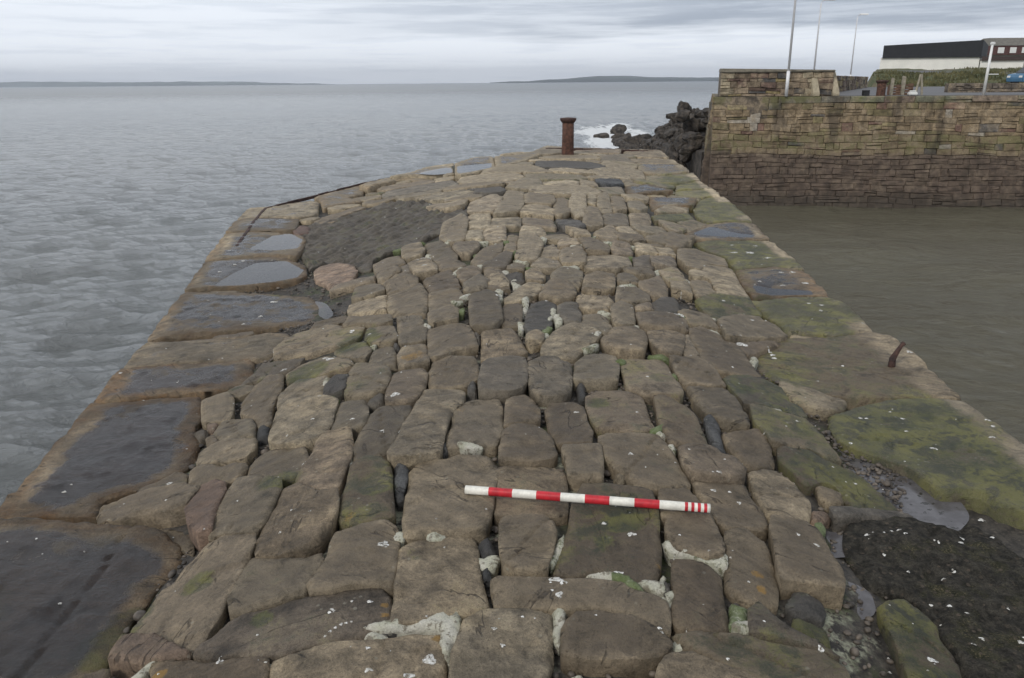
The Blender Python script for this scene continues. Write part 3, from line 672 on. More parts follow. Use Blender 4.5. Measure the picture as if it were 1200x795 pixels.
for l in '''L|w=1,m=0.2|-0.272|-2.592,3.149 -2.360,3.154 -2.252,3.171 -2.062,3.150 -1.866,3.110 -1.702,3.089 -1.555,3.017 -1.433,2.923 -1.397,2.812 -1.387,2.701 -1.418,2.652 -1.421,2.544 -1.429,2.419 -1.416,2.293 -1.409,2.217 -1.392,2.041 -1.880,2.046
S||0|-1.191,2.807 -1.046,2.749 -1.021,2.685 -1.021,2.568 -1.017,2.458 -1.018,2.345 -1.013,2.227 -1.023,2.154 -1.033,2.071 -1.099,2.109 -1.205,2.199 -1.359,2.257 -1.375,2.331 -1.351,2.416 -1.340,2.538 -1.312,2.553 -1.295,2.614 -1.284,2.696 -1.262,2.776
S|r=0.45|0|-1.357,2.246 -1.199,2.186 -1.086,2.094 -1.035,2.056 -1.069,2.053 -1.172,2.060 -1.336,2.114 -1.353,2.191
S||0|-1.183,2.069 -1.020,2.037 -0.936,2.001 -0.855,2.003 -0.761,1.972 -0.738,1.907 -0.701,1.764 -1.081,1.863 -1.122,1.981
S|o=-0.05|0|-1.639,3.156 -1.555,3.103 -1.415,3.006 -1.338,2.825 -1.421,2.901 -1.576,3.059
S|o=0.03,t=0.35|0|-1.976,3.273 -1.998,3.347 -1.884,3.396 -1.763,3.415 -1.612,3.392 -1.485,3.300 -1.491,3.147 -1.539,3.141 -1.675,3.173 -1.739,3.180 -1.806,3.148 -1.920,3.174
S|r=0.7,o=0.02|0|-1.495,3.323 -1.440,3.389 -1.374,3.322 -1.338,3.223 -1.320,3.117 -1.307,3.001 -1.257,2.842 -1.305,2.824 -1.399,2.942 -1.482,3.122
S|t=0.6|0|-2.010,4.683 -1.872,4.751 -1.791,4.640 -1.701,4.360 -1.698,4.296 -1.822,4.311 -1.884,4.354
S|t=0.6|0|-1.742,4.273 -1.666,4.279 -1.538,4.207 -1.471,4.079 -1.416,3.907 -1.495,3.925 -1.589,3.950 -1.637,3.948 -1.705,4.064
S||0|-1.733,4.023 -1.712,4.068 -1.633,3.919 -1.661,3.881
S|t=0.5|0|-1.684,3.815 -1.661,3.881 -1.583,3.933 -1.450,3.899 -1.388,3.837 -1.355,3.715 -1.376,3.605 -1.467,3.608 -1.648,3.665
S|t=0.4|0|-1.655,3.610 -1.643,3.650 -1.471,3.587 -1.343,3.541 -1.325,3.485 -1.333,3.380 -1.393,3.369 -1.461,3.436 -1.528,3.385 -1.605,3.443
P|d=0.4|0|-1.873,4.182 -1.815,4.216 -1.760,4.105 -1.795,4.065
P|r=0.5|0|-1.833,4.299 -1.753,4.276 -1.740,4.152 -1.807,4.212
L|w=1,n=1|-0.339|-2.736,4.701 -2.613,4.706 -2.457,4.731 -2.307,4.771 -2.169,4.779 -2.076,4.777 -2.014,4.685 -1.925,4.414 -1.929,4.320 -1.877,4.169 -1.807,4.082 -1.761,3.868 -1.745,3.768 -1.775,3.673 -1.796,3.616 -1.951,3.519 -2.050,3.436 -2.020,3.334 -1.995,3.285 -2.150,3.287 -2.341,3.300 -2.453,3.282 -2.503,3.264 -2.515,3.283 -2.528,3.403 -2.541,3.529 -2.561,3.711 -2.609,3.936 -2.642,4.127 -2.679,4.335 -2.719,4.562
L|w=1,n=1|-0.34|-2.860,5.343 -2.680,5.429 -2.370,5.444 -2.074,5.507 -1.944,5.527 -1.806,5.061 -1.825,4.982 -2.018,4.908 -2.207,4.874 -2.405,4.804 -2.571,4.734 -2.731,4.720 -2.797,5.024
S|t=0.3|0|-1.695,4.554 -1.683,4.780 -1.641,4.927 -1.531,4.876 -1.467,4.626 -1.460,4.414 -1.437,4.270 -1.365,4.030 -1.412,4.001 -1.515,4.209 -1.631,4.322
P|d=1|0|-1.445,4.021 -1.411,4.072 -1.350,3.993 -1.325,3.868 -1.373,3.870 -1.421,3.924
S||0|-1.435,4.587 -1.379,4.715 -1.216,4.621 -1.177,4.632 -1.134,4.387 -1.122,4.278 -1.272,4.309 -1.356,4.282 -1.404,4.312 -1.447,4.507
S|d=0.8|0|-1.123,4.295 -1.136,4.512 -1.096,4.578 -1.014,4.506 -0.987,4.278 -1.047,4.231 -1.110,4.253
S||0|-1.360,4.159 -1.340,4.272 -1.238,4.277 -1.110,4.228 -0.991,4.085 -0.975,3.926 -0.953,3.746 -0.964,3.647 -0.994,3.587 -1.073,3.592 -1.188,3.644 -1.279,3.722 -1.317,3.930
S|t=0.3|0|-1.319,3.527 -1.311,3.604 -1.260,3.661 -1.125,3.621 -1.058,3.577 -1.003,3.448 -0.982,3.304 -1.000,3.197 -1.138,3.256 -1.274,3.323
S||0|-1.302,3.181 -1.307,3.313 -1.206,3.275 -1.130,3.227 -1.056,3.164 -1.030,3.084 -1.023,2.934 -1.024,2.816 -1.041,2.744 -1.193,2.807 -1.253,2.808 -1.279,2.876 -1.298,3.030
S||0|-1.022,3.080 -0.956,3.107 -0.881,3.036 -0.842,2.993 -0.751,2.960 -0.723,2.853 -0.715,2.750 -0.724,2.673 -0.741,2.603 -0.786,2.551 -0.895,2.559 -0.985,2.579 -1.013,2.656 -1.019,2.814 -1.012,2.929
S||0|-0.926,3.628 -0.828,3.633 -0.773,3.437 -0.761,3.317 -0.766,3.169 -0.761,3.029 -0.824,2.995 -0.875,3.015 -0.954,3.096 -0.986,3.180 -0.977,3.345 -0.968,3.525 -0.951,3.641
S||0|-0.946,3.689 -0.961,3.948 -0.974,4.091 -0.905,4.084 -0.827,4.060 -0.785,3.888 -0.758,3.735 -0.770,3.647 -0.843,3.652 -0.936,3.671
S|m=0.3|0|-0.984,4.293 -1.007,4.538 -0.994,4.684 -0.859,4.622 -0.761,4.512 -0.724,4.347 -0.731,4.144 -0.799,4.110 -0.884,4.105 -0.965,4.198
S|t=0.2|0|-0.687,3.938 -0.711,4.136 -0.716,4.379 -0.644,4.424 -0.527,4.425 -0.503,4.310 -0.504,4.138 -0.518,3.996 -0.555,3.912 -0.646,3.893
P|d=0.7|0|-0.812,4.039 -0.783,4.152 -0.726,4.143 -0.709,3.994 -0.749,3.950 -0.801,3.972
S||0|-0.745,3.289 -0.764,3.364 -0.758,3.552 -0.753,3.706 -0.747,3.872 -0.695,3.910 -0.550,3.866 -0.525,3.803 -0.540,3.694 -0.556,3.566 -0.568,3.420 -0.575,3.329 -0.639,3.289 -0.716,3.268
S||0|-0.517,3.830 -0.503,4.072 -0.445,4.096 -0.288,4.089 -0.267,4.040 -0.271,3.901 -0.315,3.786 -0.329,3.675 -0.337,3.495 -0.332,3.307 -0.348,3.263 -0.449,3.201 -0.545,3.192 -0.572,3.240 -0.558,3.348 -0.545,3.563 -0.532,3.720
S|d=0.2|0|-0.315,3.786 -0.289,3.902 -0.199,3.960 -0.082,3.958 -0.057,3.837 -0.054,3.539 -0.083,3.370 -0.224,3.350 -0.303,3.329 -0.319,3.470 -0.304,3.622
S||0|-0.467,4.132 -0.500,4.345 -0.486,4.531 -0.401,4.638 -0.253,4.633 -0.215,4.513 -0.198,4.255 -0.268,4.154 -0.362,4.107
S|m=0.5|0|-0.737,3.222 -0.697,3.273 -0.615,3.260 -0.565,3.196 -0.537,3.068 -0.520,2.951 -0.490,2.806 -0.476,2.738 -0.542,2.697 -0.616,2.686 -0.684,2.726 -0.708,2.781 -0.725,2.924 -0.728,3.076
P|d=1|0|-0.534,3.105 -0.539,3.209 -0.501,3.220 -0.467,3.179 -0.457,3.057 -0.466,2.945 -0.503,2.948
P|d=1|0|-0.500,2.930 -0.466,2.945 -0.450,2.890 -0.482,2.866
S||0|-0.430,3.200 -0.320,3.280 -0.241,3.294 -0.121,3.280 -0.071,3.214 -0.064,3.090 -0.085,2.937 -0.086,2.796 -0.100,2.666 -0.111,2.605 -0.200,2.599 -0.290,2.601 -0.377,2.580 -0.418,2.588 -0.438,2.736 -0.446,2.944 -0.459,3.119
S|d=0.5|0|-0.184,4.038 -0.190,4.186 -0.181,4.474 -0.157,4.571 -0.001,4.606 0.075,4.565 0.088,4.392 0.076,4.146 0.048,4.065 -0.024,4.003 -0.141,3.990
P|d=0.8|0|-0.265,4.206 -0.212,4.273 -0.197,4.056 -0.251,4.058
P|d=0.9|0|-0.340,3.393 -0.311,3.416 -0.299,3.324 -0.327,3.302
S|d=0.2|0|0.105,4.047 0.088,4.248 0.097,4.505 0.173,4.602 0.294,4.619 0.349,4.460 0.348,4.277 0.325,4.042 0.277,3.949 0.206,3.921 0.137,3.953
S||0|0.353,4.173 0.391,4.498 0.458,4.655 0.568,4.673 0.641,4.612 0.642,4.417 0.597,4.167 0.532,4.135 0.388,4.155
P|d=0.9|0|0.367,4.190 0.422,4.189 0.400,3.949 0.358,3.935
S|m=0.3|0|0.394,3.827 0.408,3.977 0.473,4.039 0.594,4.052 0.685,4.025 0.709,3.951 0.709,3.747 0.702,3.547 0.626,3.502 0.526,3.540 0.421,3.555 0.400,3.660
S|m=0.2|0|0.418,3.431 0.464,3.466 0.622,3.477 0.726,3.476 0.731,3.393 0.747,3.218 0.750,3.095 0.758,2.981 0.628,2.945 0.538,2.953 0.474,3.080 0.413,3.205 0.411,3.314
S||0|0.177,3.803 0.215,3.875 0.329,3.873 0.369,3.799 0.373,3.607 0.387,3.480 0.370,3.361 0.258,3.352 0.200,3.400 0.181,3.534
S||0|0.261,3.317 0.407,3.326 0.399,3.163 0.385,3.003 0.307,3.005 0.240,3.025 0.245,3.166 0.228,3.273 0.241,3.322
S||0|-0.036,3.724 -0.026,3.956 0.068,3.998 0.114,3.938 0.140,3.720 0.132,3.626 0.039,3.583 -0.041,3.595
S||0|-0.004,3.563 0.103,3.587 0.154,3.522 0.189,3.388 0.202,3.252 0.180,3.209 0.092,3.179 -0.063,3.176 -0.059,3.301 -0.041,3.489
S|m=0.2|0|-0.072,3.151 0.091,3.164 0.187,3.150 0.225,3.084 0.227,2.913 0.211,2.741 0.155,2.726 -0.006,2.724 -0.074,2.730 -0.078,2.937
S|m=0.3|0|0.778,3.979 0.843,3.980 0.925,3.917 0.948,3.810 0.957,3.652 0.942,3.497 0.931,3.388 0.856,3.353 0.753,3.374 0.750,3.493 0.746,3.645 0.766,3.813
S|m=0.4|0|0.660,4.456 0.681,4.606 0.803,4.616 0.942,4.641 0.954,4.492 0.956,4.244 0.952,4.048 0.916,3.988 0.821,3.990 0.719,4.014 0.646,4.086 0.661,4.273
S||0|0.993,4.623 1.088,4.686 1.198,4.683 1.245,4.594 1.259,4.386 1.258,4.285 1.143,4.233 0.995,4.249 0.979,4.356
S||0|1.009,4.198 1.124,4.261 1.248,4.247 1.281,4.138 1.265,3.952 1.246,3.765 1.157,3.736 1.092,3.746 1.029,3.814 1.009,3.979
P|d=1|0|1.002,3.766 1.061,3.845 1.077,3.770 1.062,3.585 1.018,3.358 0.973,3.364 0.976,3.503
S||0|1.070,3.621 1.171,3.703 1.304,3.767 1.315,3.658 1.242,3.348 1.197,3.297 1.117,3.263 1.077,3.299 1.058,3.494
S||0|0.781,3.334 0.867,3.356 0.939,3.357 0.988,3.308 1.039,3.274 1.055,3.186 1.013,3.082 0.894,3.060 0.788,3.052 0.764,3.158
S||0|0.783,3.031 0.889,3.041 1.016,3.070 1.022,2.947 1.042,2.834 1.017,2.729 0.987,2.688 0.825,2.657 0.806,2.715 0.785,2.843
S|m=0.6,d=0.3|0|1.274,4.395 1.438,4.554 1.559,4.549 1.652,4.459 1.649,4.294 1.686,4.219 1.680,4.097 1.567,4.060 1.454,4.091 1.309,4.061 1.287,4.203
P||0|0.438,3.088 0.487,3.097 0.511,3.038 0.456,3.010
S|m=0.4|0|0.218,2.657 0.250,2.854 0.296,2.981 0.395,2.970 0.535,2.930 0.575,2.902 0.577,2.814 0.569,2.699 0.549,2.561 0.538,2.462 0.514,2.370 0.466,2.265 0.404,2.290 0.351,2.334 0.278,2.354 0.200,2.311 0.142,2.331 0.157,2.401 0.184,2.524
S|m=0.1|0|0.614,2.732 0.585,2.715 0.601,2.850 0.618,2.940 0.741,2.963 0.770,2.853 0.786,2.739 0.780,2.614 0.775,2.497 0.757,2.446 0.688,2.436 0.609,2.463 0.583,2.532 0.584,2.621
S||0|-0.051,2.631 -0.040,2.693 0.045,2.715 0.120,2.706 0.151,2.658 0.160,2.582 0.137,2.455 0.112,2.337 0.052,2.328 0.015,2.329 -0.030,2.365 -0.050,2.471
S||0|-0.076,2.255 -0.074,2.309 -0.052,2.321 0.023,2.316 0.096,2.313 0.184,2.297 0.286,2.289 0.373,2.276 0.395,2.234 0.475,2.198 0.501,2.166 0.497,2.091 0.482,2.029 0.458,2.024 0.400,2.081 0.336,2.114 0.270,2.136 0.187,2.143 0.097,2.150 -0.008,2.153 -0.064,2.163
S||0|0.157,2.106 0.193,2.127 0.269,2.128 0.350,2.114 0.412,2.073 0.456,2.017 0.479,1.980 0.468,1.942 0.425,1.915 0.341,1.907 0.232,1.899 0.170,1.909 0.142,1.928 0.146,2.014
S||0|-0.187,1.776 -0.184,1.923 -0.168,2.038 -0.153,2.121 -0.091,2.136 -0.008,2.142 0.097,2.141 0.120,2.122 0.116,2.034 0.113,1.919 0.090,1.839 0.081,1.773
S|m=0.2|0|0.574,2.428 0.648,2.428 0.695,2.400 0.722,2.341 0.702,2.221 0.689,2.119 0.675,2.040 0.632,2.031 0.568,2.043 0.518,2.059 0.506,2.101 0.517,2.155 0.544,2.222 0.548,2.294
S|l=0.6|0|0.820,2.630 0.897,2.672 0.947,2.641 0.965,2.567 0.945,2.406 0.888,2.222 0.851,2.213 0.805,2.226 0.754,2.252 0.733,2.296 0.778,2.471
S|m=0.4|0|0.491,2.024 0.566,2.033 0.720,2.008 0.816,1.995 0.926,1.984 0.995,1.969 0.989,1.882 0.949,1.781 0.772,1.770 0.698,1.826 0.614,1.861 0.564,1.913 0.513,1.970
S|l=0.3|0|0.421,1.861 0.448,1.905 0.507,1.942 0.549,1.904 0.613,1.857 0.692,1.817 0.679,1.774 0.410,1.769 0.407,1.818
S|m=0.4,d=0.4|0|0.732,2.014 0.764,2.130 0.801,2.164 0.830,2.100 0.868,2.047 0.957,2.011 0.999,1.979 0.978,1.978 0.854,2.007 0.756,2.018
P|d=0.8|0|0.516,2.298 0.545,2.310 0.533,2.238 0.507,2.227
M||0|0.218,2.351 0.282,2.388 0.335,2.384 0.381,2.333 0.465,2.298 0.503,2.300 0.519,2.349 0.530,2.337 0.507,2.247 0.459,2.259 0.389,2.280 0.350,2.321 0.277,2.334
M|m=0.4|0|0.563,2.565 0.588,2.551 0.649,2.498 0.724,2.476 0.782,2.486 0.757,2.392 0.715,2.409 0.652,2.437 0.604,2.467 0.564,2.508
M||0|0.103,2.206 0.206,2.199 0.296,2.176 0.203,2.164 0.160,2.143 0.146,2.031 0.130,1.982 0.118,2.021 0.126,2.167
M||0|0.513,2.241 0.553,2.276 0.547,2.229 0.517,2.184
M|m=0.5|0|0.144,2.514 0.190,2.615 0.185,2.528 0.147,2.419 0.129,2.368 0.115,2.394
M||0|0.501,2.002 0.529,1.977 0.484,1.950 0.439,1.914 0.431,1.941 0.472,1.955
M|m=0.9|0|0.726,2.207 0.784,2.194 0.745,2.061 0.687,2.063
W|z=-0.05|-0.05|0.093,1.905 0.119,1.969 0.139,1.968 0.151,1.904 0.205,1.940 0.425,1.942 0.425,1.901 0.369,1.875 0.199,1.868 0.096,1.827
M||0|-0.468,2.069 -0.445,2.089 -0.405,2.099 -0.351,2.109 -0.295,2.098 -0.236,2.139 -0.181,2.149 -0.175,2.096 -0.185,1.996 -0.193,1.921 -0.206,1.931 -0.218,2.036 -0.238,2.076 -0.306,2.077 -0.360,2.068 -0.439,2.059
M|m=0.4|0|-0.475,2.627 -0.427,2.639 -0.417,2.565 -0.450,2.566
P|d=0.9|0|-0.440,2.066 -0.416,2.087 -0.360,2.076 -0.363,2.050 -0.429,2.041
P|d=0.9|0|-0.213,2.058 -0.193,2.063 -0.195,2.003 -0.209,2.008
P|d=1,l=0|0|-0.138,2.560 -0.103,2.596 -0.077,2.559 -0.056,2.468 -0.114,2.462
P|d=1|0|-0.112,2.395 -0.082,2.401 -0.080,2.319 -0.106,2.319
M||0|-0.126,2.456 -0.060,2.455 -0.052,2.422 -0.074,2.383 -0.113,2.397
S|m=0.2|0|-1.005,2.590 -0.893,2.550 -0.781,2.531 -0.722,2.521 -0.701,2.468 -0.703,2.408 -0.719,2.348 -0.719,2.287 -0.789,2.269 -0.876,2.237 -0.918,2.228 -0.969,2.245 -1.011,2.342 -1.030,2.490
S||0|-0.684,2.628 -0.607,2.680 -0.492,2.700 -0.462,2.669 -0.441,2.607 -0.422,2.463 -0.412,2.333 -0.416,2.284 -0.476,2.291 -0.565,2.294 -0.633,2.269 -0.700,2.270 -0.721,2.324 -0.693,2.367 -0.680,2.442 -0.689,2.556
S|m=0.2,d=0.3|0|-1.033,2.076 -0.996,2.177 -0.916,2.222 -0.815,2.230 -0.769,2.252 -0.677,2.265 -0.579,2.290 -0.520,2.295 -0.445,2.284 -0.422,2.248 -0.408,2.179 -0.404,2.082 -0.448,2.041 -0.549,2.008 -0.646,1.997 -0.706,1.974 -0.796,1.983 -0.873,2.011 -0.928,2.013 -1.020,2.051
S|m=0.15|0|-0.387,2.081 -0.402,2.236 -0.409,2.396 -0.420,2.505 -0.389,2.547 -0.305,2.587 -0.168,2.602 -0.141,2.558 -0.127,2.392 -0.104,2.255 -0.086,2.152 -0.144,2.126 -0.240,2.111 -0.279,2.085 -0.345,2.076 -0.385,2.071
S|l=0.3|0|-0.734,1.943 -0.659,1.970 -0.580,2.002 -0.430,2.011 -0.313,2.030 -0.233,2.030 -0.216,1.989 -0.207,1.905 -0.204,1.834 -0.205,1.776 -0.702,1.805
M||0|-0.802,2.013 -0.733,2.036 -0.638,2.037 -0.610,2.033 -0.687,2.016 -0.762,1.994
S||0|1.057,2.802 1.104,2.836 1.210,2.828 1.231,2.742 1.221,2.606 1.215,2.508 1.195,2.411 1.155,2.325 1.074,2.316 0.990,2.338 0.926,2.308 0.947,2.394 0.982,2.523 1.012,2.677
P|d=0.8,m=0.3|0|0.918,2.234 0.978,2.320 1.030,2.335 1.066,2.287 1.057,2.217 1.030,2.177 0.985,2.175 0.926,2.191
P|m=0.9|0|0.925,2.169 0.995,2.161 1.036,2.136 1.007,2.048 0.938,2.049 0.893,2.098
S|m=0.7|0|1.280,2.309 1.340,2.370 1.417,2.395 1.454,2.342 1.470,2.268 1.438,2.194 1.446,2.115 1.430,1.997 1.415,1.949 1.206,1.891 1.238,2.034 1.261,2.171
D|w=0.6,m=0.25|-0.208|1.402,2.878 1.508,2.978 1.738,2.974 1.913,2.919 1.996,2.952 2.037,2.835 2.048,2.696 2.109,2.594 1.671,1.937 1.451,1.984 1.480,2.148 1.474,2.233 1.496,2.311 1.482,2.419 1.459,2.470 1.380,2.471 1.335,2.498 1.332,2.564 1.341,2.706
S|d=0.7|0|1.381,3.006 1.619,3.084 1.806,3.103 1.773,3.037 1.578,2.994 1.363,2.913
P|r=0.5|0|1.274,2.969 1.367,2.990 1.366,2.938 1.276,2.854 1.248,2.875
W|z=-0.05|-0.159|1.234,2.510 1.279,2.456 1.252,2.357 1.202,2.328 1.188,2.407
W|z=-0.05|-0.176|1.290,2.878 1.384,2.844 1.354,2.749 1.279,2.735
S||0|1.081,3.217 1.158,3.269 1.241,3.274 1.280,3.181 1.289,3.017 1.262,2.919 1.213,2.837 1.131,2.810 1.078,2.839 1.048,2.887 1.055,3.032
L|m=0.5|-0.26|1.695,5.324 1.877,5.512 2.115,5.648 2.490,5.690 2.812,5.788 2.915,5.689 2.892,5.435 2.856,5.113 2.804,4.785 2.769,4.464 2.621,4.485 2.385,4.490 2.192,4.505 2.003,4.534 1.799,4.639 1.718,4.772 1.683,4.931
L|m=0.8|-0.26|1.867,4.217 2.043,4.308 2.243,4.412 2.436,4.458 2.605,4.454 2.764,4.430 2.766,4.229 2.749,3.991 2.748,3.802 2.736,3.603 2.708,3.401 2.460,3.034 2.328,3.127 2.266,3.185 2.251,3.244 2.190,3.315 2.044,3.328 2.036,3.435 2.028,3.547 1.969,3.606 1.908,3.716 1.828,3.794 1.790,3.900 1.809,4.039
W|z=-0.045|-0.279|1.775,4.038 1.819,3.967 1.852,3.845 1.939,3.779 2.000,3.666 2.070,3.582 2.076,3.425 2.099,3.310 2.070,3.183 1.962,3.074 1.846,3.130 1.833,3.225 1.821,3.285 1.806,3.388 1.792,3.496 1.754,3.611 1.743,3.720 1.761,3.821 1.713,3.969
S|m=0.6|0|1.339,4.047 1.439,4.055 1.552,4.024 1.654,4.001 1.654,3.839 1.653,3.689 1.670,3.578 1.571,3.538 1.520,3.609 1.397,3.576 1.311,3.583 1.312,3.657 1.288,3.798
S|m=0.7|0|1.330,3.556 1.513,3.589 1.562,3.516 1.686,3.472 1.722,3.357 1.772,3.176 1.736,3.102 1.607,3.079 1.506,3.051 1.517,3.146 1.516,3.241 1.446,3.272 1.343,3.188 1.300,3.311 1.293,3.415
P|t=0.4|0|1.396,3.217 1.491,3.251 1.526,3.199 1.493,3.106 1.410,3.073 1.381,3.125
L|w=0.35,n=1|-0.335|-2.928,5.956 -2.712,5.972 -2.550,6.000 -2.246,6.020 -2.017,6.126 -1.858,6.122 -1.762,5.989 -1.737,5.801 -1.812,5.651 -1.809,5.529 -1.969,5.476 -2.212,5.445 -2.517,5.416 -2.824,5.333 -2.893,5.654
L|w=0.6,n=1|-0.339|-3.265,7.566 -2.958,7.513 -2.631,7.486 -2.292,7.409 -1.940,7.254 -1.744,7.020 -1.631,6.734 -1.635,6.535 -1.735,6.411 -1.990,6.338 -2.237,6.261 -2.565,6.177 -2.801,6.103 -2.944,5.990 -3.072,6.578 -3.178,7.067
W|s=1|-0.227|-1.763,6.764 -1.682,6.704 -1.529,6.348 -1.534,6.210 -1.604,6.318 -1.644,6.550
L|w=0.8,n=1|-0.34|-3.576,8.951 -3.261,9.054 -2.910,9.146 -2.640,9.088 -2.328,8.647 -2.224,8.231 -2.267,8.040 -2.470,7.881 -2.831,7.769 -3.109,7.691 -3.290,7.629 -3.404,8.177
W|s=1|-0.34|-3.066,7.812 -3.053,8.362 -2.959,8.892 -2.640,8.994 -2.312,8.487 -2.297,8.156 -2.496,7.974 -2.808,7.830
L|w=0.6,n=1|-0.34|-3.954,10.727 -3.630,10.874 -3.242,10.774 -2.900,10.598 -2.742,10.315 -2.620,9.609 -2.585,9.169 -2.939,9.244 -3.289,9.138 -3.606,9.033 -3.730,9.657
W|s=1|-0.34|-3.256,10.615 -3.053,10.733 -2.778,10.286 -2.698,9.705 -2.910,9.595 -3.304,9.665 -3.275,10.191
L|w=0.6,n=1|-0.34|-4.156,11.731 -4.067,12.058 -3.604,12.053 -3.243,11.935 -3.054,10.963 -3.651,10.942 -3.982,10.809
L|w=0.3,n=1|-0.34|-4.389,13.067 -4.112,13.216 -3.809,13.564 -3.554,13.882 -3.352,13.664 -3.093,12.481 -3.103,12.168 -3.264,12.015 -3.796,12.144 -4.189,11.926
L|w=0.4,n=1|-0.339|-3.582,14.320 -3.327,15.503 -3.087,16.021 -2.884,15.656 -2.772,14.656 -2.939,14.214 -2.612,13.768 -2.892,13.382 -3.108,12.921 -3.390,14.025
L|w=0.4,n=1|-0.243|-2.946,15.293 -2.585,16.399 -2.311,17.006 -1.834,16.650 -1.389,16.462 -1.375,15.868 -1.793,15.617 -2.208,16.221 -2.474,15.666 -2.679,14.888
S|r=1|0|-3.073,10.970 -3.083,11.387 -2.939,11.308 -2.845,10.826 -2.939,10.638
S|t=0.6|0|-2.989,11.829 -2.870,12.473 -2.561,13.171 -2.412,12.981 -2.681,12.351 -2.670,11.793 -2.796,11.666
Z||0|-3.001,11.760 -2.726,12.043 -2.487,12.755 -2.199,13.241 -1.801,13.086 -1.447,12.729 -1.148,11.899 -0.834,11.129 -0.575,10.823 -0.576,10.383 -0.809,10.300 -0.831,9.329 -0.988,9.046 -1.225,8.696 -1.414,8.530 -1.496,8.274 -1.459,7.999 -1.554,7.976 -1.875,8.666 -2.039,8.838 -2.168,8.794 -2.257,8.508 -2.585,9.418 -2.772,10.063 -2.987,11.186
L|w=0.5|-0.178|-2.469,16.118 -2.138,16.819 -1.919,17.848 -1.331,18.769 -1.165,16.325 -1.566,16.110 -2.079,16.334
L|w=0.5|-0.045|-1.205,17.418 -0.845,18.776 -0.408,18.956 -0.319,16.305 -0.825,15.245 -1.049,15.059
L|w=0.5|0|-0.365,18.442 0.037,18.623 0.498,19.514 0.819,19.239 0.255,17.234 -0.284,15.928
W|s=1|-0.141|-1.940,16.366 -1.332,17.693 -1.197,16.307 -1.594,16.057
W|s=1|-0.044|-1.123,16.844 -0.704,17.208 -0.415,17.447 -0.393,16.467 -0.840,15.533 -1.027,15.337
S||0|-0.807,8.823 -0.839,9.703 -0.655,10.194 -0.547,9.846 -0.520,8.568 -0.663,8.458
S||0|-0.485,8.451 -0.509,9.095 -0.338,9.082 -0.306,8.395
S||0|-0.296,8.394 -0.303,8.909 -0.232,9.237 -0.069,9.229 -0.065,8.479 -0.175,8.338
S||0|-0.504,9.207 -0.546,10.253 -0.281,10.418 -0.267,9.859 -0.262,9.240 -0.328,9.080
S||0|-0.255,9.357 -0.224,9.854 0.123,9.968 0.113,9.243 -0.070,9.287 -0.212,9.271
S||0|-0.189,10.404 -0.110,11.887 -0.062,12.899 0.186,12.666 0.196,11.683 0.158,10.839 0.105,10.315 -0.226,9.987
S||0|-0.593,10.728 -0.576,11.364 -0.488,11.652 -0.243,12.097 -0.134,11.703 -0.175,11.018 -0.235,10.409 -0.537,10.537
S||0|0.229,12.055 0.285,12.248 0.635,11.839 0.632,11.303 0.542,10.976 0.211,11.159
S||0|0.126,10.243 0.206,10.915 0.495,10.978 0.588,10.507 0.536,9.945 0.257,10.096
S||0|0.139,9.579 0.166,9.965 0.507,9.814 0.537,9.198 0.217,9.331
S||0|0.109,8.884 0.135,9.312 0.376,9.206 0.397,8.763 0.279,8.717 0.165,8.775
S|m=0.3|0|-0.046,8.478 -0.048,8.838 0.050,8.887 0.086,8.572 0.064,8.280 -0.028,8.428
S||0|-1.246,11.590 -1.155,11.986 -0.883,11.487 -0.854,11.804 -0.647,11.777 -0.701,10.975 -0.884,10.846
S||0|0.304,12.449 0.336,12.656 0.428,12.544 0.406,12.280
S||0|-0.091,13.124 0.205,13.946 0.500,13.797 0.531,13.081 0.215,12.771
L|d=0.3|-0|0.496,19.465 0.958,21.458 1.348,21.122 1.233,19.293 0.928,18.945 0.562,18.889
L|t=0.5|-0.043|1.696,21.247 2.365,20.950 2.849,20.571 2.652,19.425 2.134,19.622 1.588,19.875
L|t=0.4|-0.107|3.003,21.359 3.647,21.125 3.937,20.986 3.800,19.123 3.519,18.927 3.054,19.060 2.848,19.918
S||0|0.623,11.135 0.687,11.836 0.801,12.022 0.879,11.659 0.804,10.967 0.783,10.355 0.644,9.939 0.565,10.080
S||0|0.853,11.304 0.960,12.050 1.151,12.130 1.050,11.035 0.965,10.116 0.841,9.946 0.794,10.502
S||0|1.006,10.556 1.075,11.047 1.211,10.966 1.197,10.511 1.152,10.205 0.988,10.125
S||0|1.107,11.391 1.197,12.063 1.327,12.056 1.225,11.212
S||0|1.233,11.057 1.356,12.077 1.501,12.191 1.374,10.634 1.226,10.458
S||0|1.443,11.290 1.560,12.241 1.745,12.227 1.622,10.983 1.412,10.664
S||0|1.780,11.914 2.011,12.215 1.963,11.292 1.794,10.850 1.677,11.032
S||0|0.883,9.450 0.952,9.977 1.168,10.148 1.109,9.425 0.903,9.220
S|d=0.3|0|1.134,9.558 1.229,10.390 1.575,10.657 1.455,9.664 1.267,9.524
S||0|1.606,10.546 1.907,10.814 1.829,10.223 1.706,9.758 1.504,9.704
S|d=0.8|0|0.572,9.811 0.841,9.687 0.882,9.214 0.710,9.076 0.584,9.313
S||0|0.636,9.170 0.859,8.962 0.890,8.675 0.739,8.699
S||0|0.941,8.795 1.221,9.493 1.247,8.907 1.176,8.515 1.015,8.427
S||0|1.273,9.413 1.476,9.657 1.503,9.150 1.263,8.949
L|w=0.8|-0.197|2.242,12.779 2.303,12.975 3.022,12.790 2.792,12.006 2.507,12.023 2.112,11.705
S|t=0.8|0|2.095,11.337 2.344,11.855 2.725,12.049 2.646,11.688 2.094,11.190
S|m=0.8|0|1.978,10.946 2.620,11.567 2.586,11.073 1.936,10.443
S|m=0.4|0|1.986,10.460 2.233,10.537 2.281,10.112 2.041,9.595 1.985,10.091
